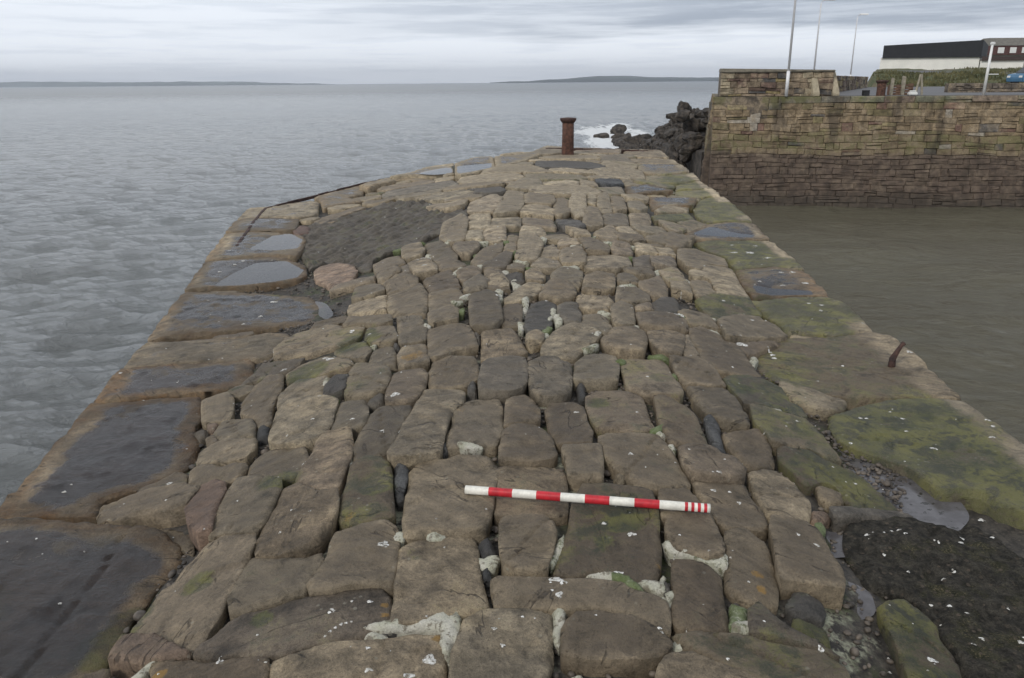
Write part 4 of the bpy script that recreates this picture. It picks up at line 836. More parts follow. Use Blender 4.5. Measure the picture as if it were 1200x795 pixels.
S|m=0.3|0|2.267,10.589 2.561,10.963 2.715,10.699 2.284,10.021
L|m=0.9|-0.237|2.909,13.868 3.661,14.235 3.568,13.389 3.106,13.148 2.800,13.332
L|w=0.8,m=0.3|-0.147|2.005,13.876 2.501,14.328 2.774,13.369 2.269,13.121 1.914,12.833
L|m=0.8|-0.216|3.148,14.901 3.652,15.268 3.601,14.122 2.921,13.935
L|m=0.5|-0.177|2.669,15.717 3.047,15.927 3.756,16.340 3.605,15.077 3.061,14.638 2.542,14.753
L|w=0.5,m=0.3|-0.138|2.839,17.680 3.342,17.944 3.770,17.599 3.656,16.214 3.004,15.705 2.623,16.297
L|t=0.5|-0.116|2.724,18.745 3.496,18.802 3.769,18.352 3.708,17.488 2.832,17.641
S|d=1|0|1.539,14.330 2.040,14.833 1.990,14.003 1.626,13.481 1.504,13.716
S|d=0.3,m=0.3|0|1.436,13.077 1.901,13.570 1.834,12.671 1.538,12.501
S|t=0.9|0|1.240,14.094 1.493,13.891 1.454,13.238 1.160,13.160
L|m=0.9|-0.26|2.129,6.756 2.483,6.839 2.803,6.866 2.951,6.751 2.896,6.260 2.832,5.831 2.507,5.731 2.354,5.763 2.149,5.796 2.179,6.038 2.135,6.283
L|w=0.7,m=0.4|-0.259|2.340,7.942 2.761,8.074 3.026,7.867 2.974,7.432 2.904,6.925 2.506,6.908 2.229,6.836 2.217,7.127 2.252,7.546
W|s=1|-0.258|2.322,7.350 2.480,7.196 2.812,7.104 2.781,6.964 2.400,6.947 2.296,7.058
L|m=0.8,w=0.2|-0.256|2.231,9.446 2.688,9.493 3.160,9.404 3.151,8.836 3.046,7.924 2.770,8.103 2.356,7.999 2.405,8.521 2.276,8.873
L|w=0.6|-0.253|2.221,9.955 2.708,10.663 3.043,10.818 3.340,10.716 3.193,9.552 2.821,9.500 2.258,9.567
W|s=1|-0.253|2.326,9.996 2.705,10.529 2.778,10.362 2.918,10.043 3.120,9.884 3.016,9.715 2.632,9.790
L|m=1|-0.259|2.815,12.061 3.122,12.961 3.370,13.402 3.639,13.386 3.523,12.238 3.380,10.901 3.070,10.917 2.752,10.846 2.699,11.265
S||0|1.874,8.628 2.107,8.802 2.337,8.452 2.269,8.020 2.053,7.969 1.855,7.554 1.774,7.672 1.746,8.007
S||0|1.732,7.431 2.039,7.913 2.286,7.916 2.188,7.324 2.141,6.743 1.937,6.704 1.855,6.758 1.875,6.914 1.910,7.340 1.735,7.259
S||0|1.667,7.137 1.888,7.292 1.832,6.743 1.601,6.499 1.618,6.740
S|m=0.7|0|1.567,6.428 1.840,6.699 2.102,6.677 2.063,6.176 1.831,6.114 1.595,5.882 1.565,6.112
S|t=0.4,m=0.1|0|1.602,5.809 1.863,6.103 2.023,6.106 2.096,5.895 2.092,5.633 1.906,5.515 1.553,5.343 1.572,5.564
S||0|1.303,5.448 1.410,5.565 1.513,5.428 1.522,5.315 1.602,5.293 1.600,5.070 1.570,4.771 1.561,4.581 1.415,4.573 1.278,4.570 1.226,4.693 1.250,5.174
S|m=0.2|0|1.588,5.298 1.896,5.481 1.994,5.487 1.759,5.245 1.627,5.085 1.608,5.206
S||0|1.859,9.312 2.281,9.568 1.888,8.695 1.728,8.625
P||0|2.156,5.764 2.367,5.792 2.519,5.755 2.328,5.689 2.157,5.673
S||0|-0.193,4.616 -0.206,5.150 -0.119,5.219 -0.011,5.224 0.046,5.028 0.098,4.740 -0.001,4.666 -0.108,4.620
S||0|0.106,5.102 0.190,5.178 0.215,5.061 0.196,4.877 0.127,4.808 0.096,4.916
S||0|0.293,5.097 0.385,5.253 0.507,5.270 0.588,5.127 0.599,5.012 0.512,4.833 0.451,4.765 0.394,4.601 0.214,4.638 0.184,4.704 0.213,4.876
S||0|0.600,4.967 0.650,5.050 0.723,5.262 0.884,5.285 0.922,5.149 0.895,4.918 0.831,4.667 0.711,4.657 0.599,4.813
S||0|0.947,5.159 1.034,5.244 1.146,5.253 1.222,5.258 1.142,4.924 1.072,4.697 0.972,4.662 0.930,4.792 0.919,4.927
S||0|1.231,5.244 1.224,5.109 1.218,4.804 1.115,4.718 1.113,4.841
S|t=0.4|0|0.933,5.601 1.038,5.693 1.248,5.763 1.322,5.676 1.269,5.370 1.093,5.296 0.914,5.325
S||0|0.777,5.786 0.855,5.880 0.922,5.791 0.907,5.601 0.879,5.333 0.771,5.262 0.733,5.338 0.743,5.602
S||0|0.531,5.540 0.637,5.583 0.710,5.454 0.690,5.209 0.644,5.050 0.592,5.159 0.503,5.332
S|d=0.5|0|0.402,5.877 0.496,5.894 0.513,5.775 0.507,5.550 0.487,5.312 0.390,5.315 0.343,5.555 0.363,5.789
S|d=0.8|0|0.133,5.748 0.191,5.945 0.273,5.983 0.337,5.899 0.338,5.742 0.293,5.557 0.282,5.339 0.226,5.185 0.118,5.110 0.085,5.262 0.115,5.517
S||0|-0.063,5.803 0.070,5.908 0.072,5.609 0.062,5.304 -0.047,5.254 -0.066,5.349
S|t=0.3|0|0.221,6.037 0.290,6.366 0.359,6.573 0.474,6.538 0.526,6.300 0.515,6.134 0.450,5.998 0.365,5.929
S||0|0.548,6.188 0.695,6.132 0.805,6.123 0.794,5.949 0.732,5.655 0.591,5.639 0.524,5.750 0.520,5.985
S||0|-0.052,6.030 0.046,6.261 0.150,6.483 0.252,6.480 0.257,6.321 0.196,6.112 0.057,5.939 -0.051,5.912
S||0|0.129,6.884 0.179,7.032 0.257,7.029 0.295,6.811 0.261,6.540 0.137,6.575
S|d=0.7|0|-0.041,6.877 0.021,6.969 0.094,6.871 0.105,6.576 0.004,6.519 -0.052,6.746
S||0|-0.243,6.952 -0.150,6.976 -0.071,6.746 -0.013,6.342 -0.137,6.239 -0.195,6.292
S||0|-0.058,7.155 0.040,7.403 0.116,7.257 0.105,7.021 -0.026,6.991
S|d=0.3|0|0.185,7.145 0.256,7.472 0.451,7.394 0.463,7.113 0.400,7.058 0.290,7.063
S||0|0.356,6.809 0.430,7.029 0.558,7.059 0.643,6.986 0.604,6.546 0.564,6.380 0.501,6.501 0.361,6.616
S||0|0.611,6.425 0.668,6.720 0.769,6.821 0.912,6.769 0.858,6.342 0.707,6.237 0.588,6.293
S||0|0.958,6.865 1.042,7.022 1.130,6.873 1.093,6.558 0.917,6.548
S||0|0.899,6.412 1.068,6.475 1.112,6.386 1.136,6.290 1.110,6.076 0.943,5.931 0.826,5.967
S||0|1.126,6.636 1.345,6.946 1.378,6.725 1.306,6.350 1.165,6.274 1.094,6.501
S|d=0.7|0|1.131,6.077 1.283,6.293 1.374,6.332 1.338,6.015 1.270,5.817 1.096,5.787
S||0|0.961,5.855 1.094,5.957 1.086,5.758 0.941,5.659
S||0|1.448,6.894 1.614,6.952 1.549,6.461 1.419,6.535 1.394,6.546
S|d=0.2|0|0.734,7.601 0.951,7.721 1.164,7.670 1.143,7.299 0.951,7.049 0.683,7.049
S||0|0.521,7.923 0.725,8.096 0.752,7.835 0.689,7.156 0.485,7.162 0.474,7.447
S||0|0.739,8.476 0.883,8.602 1.011,8.266 1.007,7.928 0.959,7.676 0.764,7.744 0.763,8.118
S||0|0.508,8.307 0.596,8.578 0.720,8.475 0.727,8.160 0.509,8.075
S||0|0.082,8.232 0.108,8.809 0.282,8.801 0.333,8.220 0.281,7.696 0.237,7.395 0.185,7.291 0.040,7.465 0.078,7.873
S||0|-0.062,7.879 -0.042,8.409 0.061,8.404 0.056,7.806 -0.075,7.794
S||0|0.347,8.037 0.449,8.291 0.492,7.855 0.471,7.502 0.278,7.534
S||0|1.029,7.939 1.126,8.419 1.261,8.320 1.239,7.829 1.035,7.710
S||0|1.364,8.484 1.556,8.540 1.560,8.145 1.312,8.026
S|d=0.5|0|1.228,7.711 1.431,7.924 1.373,7.393 1.177,7.263
S|d=0.3|0|1.425,7.848 1.709,8.067 1.629,7.583 1.576,7.472 1.369,7.426
S||0|1.590,8.478 1.784,8.633 1.738,8.121 1.569,8.054
S|m=0.3|0|1.403,7.249 1.603,7.458 1.620,7.144 1.617,6.978 1.417,6.897
S||0|1.199,8.959 1.531,9.100 1.510,8.727 1.203,8.410
S||0|0.937,8.722 1.162,8.731 1.165,8.461 1.027,8.338
S|t=0.6|0|1.615,9.066 1.998,9.593 2.168,9.228 1.865,8.826 1.613,8.715 1.534,8.823
M|m=0.2|0|0.084,5.956 0.139,6.005 0.118,5.665 0.084,5.575
M||0|-0.003,6.627 0.064,6.674 0.085,6.503 0.018,6.435
M||0|-0.138,6.281 -0.082,6.307 -0.079,5.987 -0.119,5.962
M||0|0.300,5.706 0.331,5.682 0.308,5.480 0.252,5.355
M||0|0.050,5.361 0.092,5.338 0.083,5.158 0.054,5.159
M||0|0.571,5.068 0.610,5.048 0.571,4.957 0.550,4.976
M||0|0.715,4.927 0.730,4.824 0.701,4.736 0.663,4.782
S|r=0.6,o=-0.03,t=0.6|0|-2.167,8.420 -2.152,8.639 -1.965,8.679 -1.720,8.322 -1.621,7.997 -1.601,7.616 -1.734,7.428 -1.905,7.729 -2.051,7.970
S||0|-1.455,8.099 -1.355,8.288 -1.196,8.209 -1.070,7.732 -1.230,7.695 -1.353,7.593
S||0|-1.327,7.539 -1.134,7.601 -1.070,7.344 -1.190,6.996 -1.272,7.257
S||0|-1.226,8.645 -1.030,8.711 -0.934,8.259 -0.937,7.999 -1.061,7.866 -1.147,8.116
S||0|-0.982,8.663 -0.780,8.727 -0.645,8.209 -0.544,7.713 -0.548,7.569 -0.727,7.519 -0.845,8.004
S||0|-1.034,7.682 -0.975,7.892 -0.844,7.818 -0.709,7.194 -0.687,6.984 -0.853,6.966 -0.959,7.315
S|d=0.3|0|-1.088,7.565 -1.033,7.620 -0.900,7.071 -1.031,7.238
S||0|-1.167,6.950 -1.056,7.177 -0.867,6.951 -0.824,6.675 -0.910,6.541 -1.055,6.515
S||0|-1.002,6.084 -1.041,6.424 -0.878,6.523 -0.803,6.648 -0.717,6.367 -0.672,6.067 -0.661,5.723 -0.839,5.780 -0.969,5.959
S||0|-1.365,6.286 -1.382,6.446 -1.093,6.553 -1.054,6.390 -1.001,5.993 -1.114,5.985 -1.324,6.136
S||0|-1.491,7.251 -1.286,7.190 -1.118,6.686 -1.218,6.600 -1.408,6.655
S|m=0.3|0|-1.302,5.769 -1.315,6.037 -1.060,5.828 -0.935,5.780 -0.886,5.530 -0.969,5.511 -1.103,5.690
S|m=0.2|0|-1.081,5.576 -0.877,5.473 -0.794,5.147 -0.814,5.052 -0.965,5.110 -1.050,5.315
S||0|-0.871,5.689 -0.773,5.673 -0.690,5.626 -0.607,5.293 -0.591,5.020 -0.733,4.972 -0.768,5.056
S|t=0.3|0|-0.952,4.676 -0.923,4.794 -0.929,5.035 -0.809,4.998 -0.753,4.765 -0.714,4.568
S|l=0.8|0|-0.731,4.721 -0.724,4.917 -0.585,4.966 -0.540,4.748 -0.513,4.520 -0.627,4.486 -0.692,4.496
S||0|-0.575,5.122 -0.601,5.283 -0.430,5.401 -0.331,5.391 -0.271,5.113 -0.225,4.825 -0.352,4.759 -0.468,4.574 -0.518,4.616
S||0|-0.624,5.640 -0.473,5.824 -0.403,5.713 -0.399,5.457 -0.538,5.360 -0.594,5.338
S||0|-0.688,6.282 -0.457,6.353 -0.387,6.126 -0.392,5.979 -0.476,5.870 -0.624,5.706
S||0|-0.788,6.827 -0.563,7.026 -0.436,6.489 -0.485,6.384 -0.681,6.357
S||0|-0.734,7.417 -0.616,7.574 -0.493,7.435 -0.431,7.203 -0.534,7.111 -0.668,7.041
S|t=0.5|0|-0.508,7.002 -0.378,7.175 -0.280,7.022 -0.288,6.833 -0.410,6.605 -0.463,6.733
S|d=0.2|0|-0.403,6.530 -0.284,6.787 -0.205,6.575 -0.199,6.349 -0.334,6.241 -0.394,6.304
S||0|-0.236,6.831 -0.198,7.019 -0.119,6.981 -0.028,6.569 -0.028,6.401 -0.137,6.261 -0.182,6.453
S|t=0.2|0|-0.339,6.110 -0.193,6.235 -0.124,6.102 -0.091,5.708 -0.070,5.392 -0.142,5.196 -0.286,5.281 -0.320,5.715
S||0|-0.596,8.346 -0.359,8.338 -0.335,8.072 -0.419,7.679 -0.524,7.720 -0.615,8.171
S||0|-0.386,7.416 -0.277,8.047 -0.086,8.315 -0.100,7.881 -0.190,7.337 -0.315,7.194
S|d=0.3|0|-0.278,7.163 -0.174,7.374 -0.065,7.777 0.004,7.691 -0.010,7.467 -0.073,7.049 -0.227,7.055
S|m=0.3|0|-1.257,5.354 -1.056,5.280 -0.956,4.988 -0.974,4.827 -1.164,5.027 -1.248,5.196
M||0|-0.424,6.084 -0.337,6.289 -0.343,6.126 -0.379,6.025 -0.455,5.937
M||0|-1.074,5.548 -1.037,5.521 -1.020,5.386 -1.041,5.381
M||0|-0.625,5.356 -0.590,5.384 -0.593,5.222 -0.611,5.229
M||0|-0.122,6.309 -0.082,6.335 -0.072,6.012 -0.105,5.962
P|d=0.8|0|-0.818,5.070 -0.770,5.062 -0.745,4.922 -0.788,4.945
P|d=0.6|0|-0.267,5.176 -0.231,5.175 -0.210,4.912 -0.247,4.986'''.splitlines():
    k, fl, zz, rest = l.split('|')
    ITEMS.append((k, dict((a.split('=')[0], float(a.split('=')[1])) for a in fl.split(',') if a), float(zz), np.array([[float(v) for v in q.split(',')] for q in rest.split()])))
def inside(pt, P):
    d, _ = sdf(np.array([pt]), P); return d[0]
def shrink(P, a):      # inset polygon a little
    P = P if area(P) > 0 else P[::-1]
    e = np.roll(P, -1, 0)-P; nrm = np.c_[-e[:, 1], e[:, 0]]/np.maximum(np.hypot(*e.T)[:, None], 1e-9)
    v = nrm+np.roll(nrm, 1, 0); v /= np.maximum(np.hypot(*v.T)[:, None], .3)
    return P+v*a
pier = empty('stone_pier', (0, 0, 0), 'old stone pier paved with large worn sandstone blocks, wet slabs along both edges', 'pier')
def in_out(P, Q, m=0): d, _ = sdf(Q, P); return d
# bed sheet
def build_bed():
    c = .055; lo = OUT.min(0); hi = OUT.max(0); gx = np.arange(lo[0], hi[0], c); gy = np.arange(0.3, hi[1], c)
    GX, GY = np.meshgrid(gx, gy); Q = np.c_[GX.ravel(), GY.ravel()]; d = in_out(OUT, Q)
    keep = d > 0.02; idx = np.arange(len(Q)).reshape(len(gy), len(gx))
    q = np.stack([idx[:-1, :-1], idx[:-1, 1:], idx[1:, 1:], idx[1:, :-1]], -1).reshape(-1, 4); q = q[keep[q].all(1)]
    u, inv = np.unique(q, return_inverse=True); q = inv.reshape(-1, 4); Q = Q[u]
    X, Y = Q.T; P3 = np.c_[Q, Q[:, :1]*0]
    gut = S(1.2, 1.7, X-.03*Y)*S(2.6, 2.0, X-.03*Y)
    z = hgt(X, Y)-.075+.018*fbm(P3*4, 1, 4)+.010*fbm(P3*22, 2, 2)-.015*gut
    z += .03*S(.9, .3, np.hypot(X+1.05, Y-5.2))          # earth packed against the stones by the left slabs
    mesh('joint_bed', np.c_[X, Y, z], q, BED, pier, attrs={'pale': .12*S(8, 3, Y)*S(1.6, .8, np.abs(X))})
build_bed()
MASON = None
polys_basin = [(shrink(P, -.012), z-.004) for k, f, z, P in ITEMS if k == 'W' and f.get('s')]
stones = []     # (screen weight, name, data, label)
def weight(P): c = P.mean(0); return abs(area(P))/max(1., (c[0]**2+c[1]**2+2)**1.5)
def cellfor(c): return float(np.clip(.0040*math.hypot(c[0], c[1]+1), .0115, .05))
edge_n = 0
for i, (k, fl, z0, P) in enumerate(ITEMS):
    if area(P) < 0: P = P[::-1]
    c = P.mean(0); cell = cellfor(c)
    if k == 'L' or k == 'D':
        cell = max(cell, .018 if k == 'L' else .02); fl = dict(fl, edge=1) if k == 'L' else fl
        bs = [(bp, lv) for bp, lv in polys_basin if sdf(np.array([bp.mean(0)]), P)[0][0] > -.05]
        r = make_stone(shrink(P, -.012), i+1, lambda X, Y, z=z0: X*0+z+.012, cell, R_=.02, skirt=.34, dome=.004, tilt=0 if bs else .006, amp=.006 if k == 'L' else .02, basins=bs, flag=fl, rough_edge=.012)
        if r: mesh('edge_slab', r[0], r[1], GUNK if k == 'D' else STONE, pier, attrs=r[2])
    elif k == 'Z':
        r = make_stone(P, i+1, lambda X, Y: hgt(X, Y)-.045, .028, R_=.03, skirt=.1, dome=0, tilt=0, amp=.01, flag={'d': 1, 'm': .0}, ridges=.055)
        r[2]['moss'] = np.maximum(r[2]['moss'], .22*S(-3.2, -2.4, r[0][:, 0])); r[2]['tone'][:] = .25; r[2]['slate'][:] = .62
        mesh('pitched_slate_infill', r[0], r[1], STONE, pier, attrs=r[2])
    elif k == 'S':
        off = fl.get('o', 0); rng = random.Random(i); lift = rng.uniform(-.016, .020)
        r = make_stone(shrink(P, -(.003+.0015*min(c[1], 12))), i+1, lambda X, Y: hgt(X, Y)+off+lift, cell, R_=rng.uniform(.008, .018), dome=rng.uniform(.0, .006), tilt=.05, amp=.0048, flag=fl, rough_edge=.0075)
        if r: stones.append((weight(P), 'paving_stone', r, fl))
    elif k == 'P':
        r = make_stone(P, i+1, lambda X, Y: hgt(X, Y)-.014+fl.get('o', 0), min(cell, .012) if c[1] < 6 else cell, R_=.02, dome=.012, tilt=.08, amp=.004, skirt=.10, flag=fl)
        if r: stones.append((weight(P), 'wedge_stone', r, fl))
    elif k == 'M':
        r = make_stone(shrink(P, -.006), i+1, lambda X, Y: hgt(X, Y)-.012, .010 if c[1] < 5 else .02, R_=.015, dome=.004, tilt=0, amp=.022, skirt=.07, flag=fl, rough_edge=.02)
        if r:
            r[2]['moss'][:] = np.maximum(blob(r[0][:, 0], r[0][:, 1], 'm')*.3, fl.get('m', 0)*.6)
            mesh('mortar_joint', r[0], r[1], MORTAR, pier, attrs=r[2])
# the far and side gaps the traced stones leave: smaller courses of the same paving
solid = [(P if area(P) > 0 else P[::-1]) for k, f, z, P in ITEMS if k in 'LDSPZ']
cent = [(P.mean(0), np.hypot(*(P-P.mean(0)).T).max(), P) for P in solid]
wat = [(P.mean(0), np.hypot(*(P-P.mean(0)).T).max(), P) for k, f, z, P in ITEMS if k == 'W']
def free(pt, m, lst):
    for c, r, P in lst:
        if math.hypot(pt[0]-c[0], pt[1]-c[1]) < r+m+.02 and inside(pt, P) > -m: return False
    return True
rng = random.Random(3)
def fits(q, m=.012, gut=True):
    if in_out(OUT, q).min() < .06: return False
    c = q.mean(0)
    for pt in list(q)+[c]+[(q[a]+q[(a+1) % len(q)])/2 for a in range(len(q))]:
        if not free(pt, m, cent) or (gut and not free(pt, 0, wat)): return False
    return True
GUTTER = np.array([(1.30, 1.2), (1.75, 3.6), (2.2, 4.9), (2.65, 5.1), (2.7, 1.2)])
LEFTG = np.array([(-3.2, 9.4), (-2.0, 9.2), (-1.55, 7.0), (-1.45, 5.2), (-1.9, 5.2), (-2.7, 7.2)])
extra = 0
for sc_, tries in ((1.0, 9000), (.62, 9000), (.4, 9000)):
    for _ in range(tries):
        y = rng.uniform(1.2, 20.3) if sc_ > .5 else rng.uniform(1.2, 20.3)**1.0
        x = rng.uniform(-4, 3.9)
        if in_out(OUT, np.array([[x, y]]))[0] < .12: continue
        g = max(0, (y-3)/17); w = rng.uniform(.2, .34)*sc_*(1+.15*g); dth = rng.uniform(.13, .24)*sc_*(1+1.1*g)
        if not free((x, y), .03, cent): continue
        if y < 5.4 and inside((x, y), GUTTER) > 0 and sc_ > .3: continue
        if inside((x, y), LEFTG) > 0 and y < 9.4: continue
        a = rng.uniform(-.15, .15)-.05*x
        ok = False
        for s2 in (1.25, 1., .75):
            q = np.array([(-w, -dth), (0, -dth*1.08), (w, -dth), (w*1.05, 0), (w, dth), (0, dth*1.05), (-w, dth), (-w*1.04, 0)])*s2*.9
            q = q*(1+np.array([[rng.uniform(-.14, .1)] for _ in range(8)])); ca, sa = math.cos(a), math.sin(a)
            q = np.c_[q[:, 0]*ca-q[:, 1]*sa+x, q[:, 0]*sa+q[:, 1]*ca+y]
            if fits(q): ok = True; break
        if not ok: continue
        # grow each corner until it meets a neighbour
        for j in range(8):
            base = q[j].copy(); dr = base-q.mean(0); dr = dr/max(1e-6, np.hypot(*dr))
            for st in np.arange(.02, .20*sc_*(1+g), .02):
                pt = base+dr*st
                if free(pt, .014, cent) and free(pt, 0, wat) and in_out(OUT, pt[None])[0] > .07: q[j] = pt
                else: break
        extra += 1
        fl = {} if y > 6 else ({'m': .3} if abs(x) > 1.2 else {})
        if x > 1.6+.05*y or rng.random() < .08: fl['m'] = rng.uniform(.2, .7)
        if rng.random() < .10: fl['d'] = rng.uniform(.3, .9)
        if x < -1.6 and y > 13 and rng.random() < .5: fl['t'] = rng.uniform(.5, .9)
        lift = rng.uniform(-.012, .012)-(.015 if sc_ < .5 else 0)
        r = make_stone(shrink(q, -.008), 1000+extra, lambda X, Y: hgt(X, Y)+lift, cellfor(q.mean(0)), R_=.014, dome=.003, tilt=.04, amp=.006, flag=fl)
        cent.append((q.mean(0), np.hypot(*(q-q.mean(0)).T).max(), q))
        if r: stones.append((weight(q), 'paving_stone' if sc_ > .5 else 'wedge_stone', r, fl))
rng = random.Random(77); dabs = 0
for _ in range(9000):
    if dabs >= 72: break
    y = 1.3+7.5*rng.random()**1.1; x = rng.uniform(-1.2, 1.5)*(1+.02*y)
    if not free((x, y), .004, cent) or free((x, y), .05, cent): continue
    L_ = rng.uniform(.03, .085)*(1+.05*y); wd = rng.uniform(.018, .034)*(1+.06*y); best = None
    for a in np.linspace(0, math.pi, 9)[:-1]:      # lay the dab along the joint
        n_ = sum(free((x+math.cos(a)*u, y+math.sin(a)*u), -.004, cent) for u in (-L_, -L_/2, L_/2, L_))
        if best is None or n_ > best[0]: best = (n_, a)
    ca, sa = math.cos(best[1]), math.sin(best[1]); q = []
    for j in range(10):
        th = 2*math.pi*j/10; u, v = L_*math.cos(th)*rng.uniform(.8, 1.15), wd*math.sin(th)*rng.uniform(.7, 1.2); q.append((x+u*ca-v*sa, y+u*sa+v*ca))
    r = make_stone(np.array(q), 3000+dabs, lambda X, Y: hgt(X, Y)-.012, .010 if y < 4 else .02, R_=.015, dome=.004, tilt=0, amp=.02, skirt=.07, rough_edge=.02)
    if r: r[2]['moss'][:] = rng.choice([0, 0, .3, .6]); mesh('mortar_joint', r[0], r[1], MORTAR, pier, attrs=r[2]); dabs += 1
stones.sort(key=lambda s: -s[0])
nums = {'paving_stone': 0, 'wedge_stone': 0}; rest = {'paving_stone': [], 'wedge_stone': []}
for w_, nm, r, fl in stones:
    lim = 100 if nm == 'paving_stone' else 60
    if nums[nm] < lim:
        nums[nm] += 1; o = mesh(nm, r[0], r[1], STONE, pier, attrs=r[2])
        if fl.get('r', 0) > .9 and nm == 'paving_stone': o['label'] = 'reddish stone'
    else: rest[nm].append(r)
for nm, name in (('paving_stone', 'smaller_paving_stones'), ('wedge_stone', 'smaller_wedge_stones')):
    if not rest[nm]: continue
    V = []; Fc = []; at = {}; b = 0
    for v, f, a, c in rest[nm]:
        V.append(v); Fc += [[i+b for i in q] for q in f]; b += len(v)
        for k2, v2 in a.items(): at.setdefault(k2, []).append(v2)
    o = mesh(name, np.concatenate(V), Fc, STONE, pier, attrs={k2: np.concatenate(v2) for k2, v2 in at.items()}); o['kind'] = 'stuff'
print('stones', len(stones), 'extra', extra, nums)
# masonry walls of the pier going down into the sea
def brick_mat(name, cols, wetz=None):
    m, t, p = newmat(name)
    pos = nd(t, 'ShaderNodeNewGeometry').outputs['Position']
    n1_, n2_, n3_ = noise(t, .6, 5, .6, pos), noise(t, 5, 6, .65, pos), noise(t, 30, 5, .7, pos)
    sp = nd(t, 'ShaderNodeSeparateXYZ'); t.links.new(pos, sp.inputs[0])
    c = attr(t, 'tint', 'Color')
    n4_ = noise(t, 1.7, 6, .68, pos, .5); v = mth(t, 'MULTIPLY', mr(t, n2_, .3, .7, .5, 1.5), mr(t, n3_, .3, .7, .6, 1.4)); v = mth(t, 'MULTIPLY', v, mr(t, n4_, .32, .68, .55, 1.4))
    c = mixc(t, sstep(t, n4_, .45, .62), c, mixc(t, .8, c, (.215, .17, .115)))
    c = mixc(t, 1., c, v, 'MULTIPLY')
    if wetz is not None:
        zz = mth(t, 'ADD', sp.outputs[2], mth(t, 'MULTIPLY', mth(t, 'ADD', n1_, -.5), .7))
        gr = mth(t, 'MULTIPLY', sstep(t, mth(t, 'ABSOLUTE', mth(t, 'ADD', zz, -wetz-.35)), .55, .1), sstep(t, n2_, .42, .6))
        c = mixc(t, mth(t, 'MULTIPLY', gr, .6), c, (.075, .085, .028))
        lo_ = sstep(t, zz, wetz+.15, wetz-.25)
        c = mixc(t, mth(t, 'MULTIPLY', lo_, .78), c, mixc(t, sstep(t, n2_, .4, .6), (.062, .045, .034), (.115, .084, .062)))
        c = mixc(t, mth(t, 'MULTIPLY', sstep(t, zz, WZ+.7, WZ+.1), .6), c, (.038, .034, .026))
        mp = nd(t, 'ShaderNodeMapping'); mp.inputs['Scale'].default_value = (1.1, 1.1, .16); t.links.new(pos, mp.inputs[0])
        st = sstep(t, noise(t, 1., 5, .65, mp.outputs[0]), .53, .63)
        c = mixc(t, mth(t, 'MULTIPLY', st, .65), c, (.04, .03, .022))
        gt = mth(t, 'MULTIPLY', sstep(t, zz, .45, 1.0), sstep(t, noise(t, 1.3, 4, .6, pos), .48, .6))
        c = mixc(t, mth(t, 'MULTIPLY', gt, .7), c, (.13, .13, .045))
    t.links.new(c, p.inputs['Base Color']); p.inputs['Roughness'].default_value = .85
    bump(t, p, [(n2_, .7, .04), (n3_, .7, .015)])
    return m
WALLM = brick_mat('harbour_masonry', None, wetz=-1.05)
DRYM = brick_mat('parapet_masonry', None)
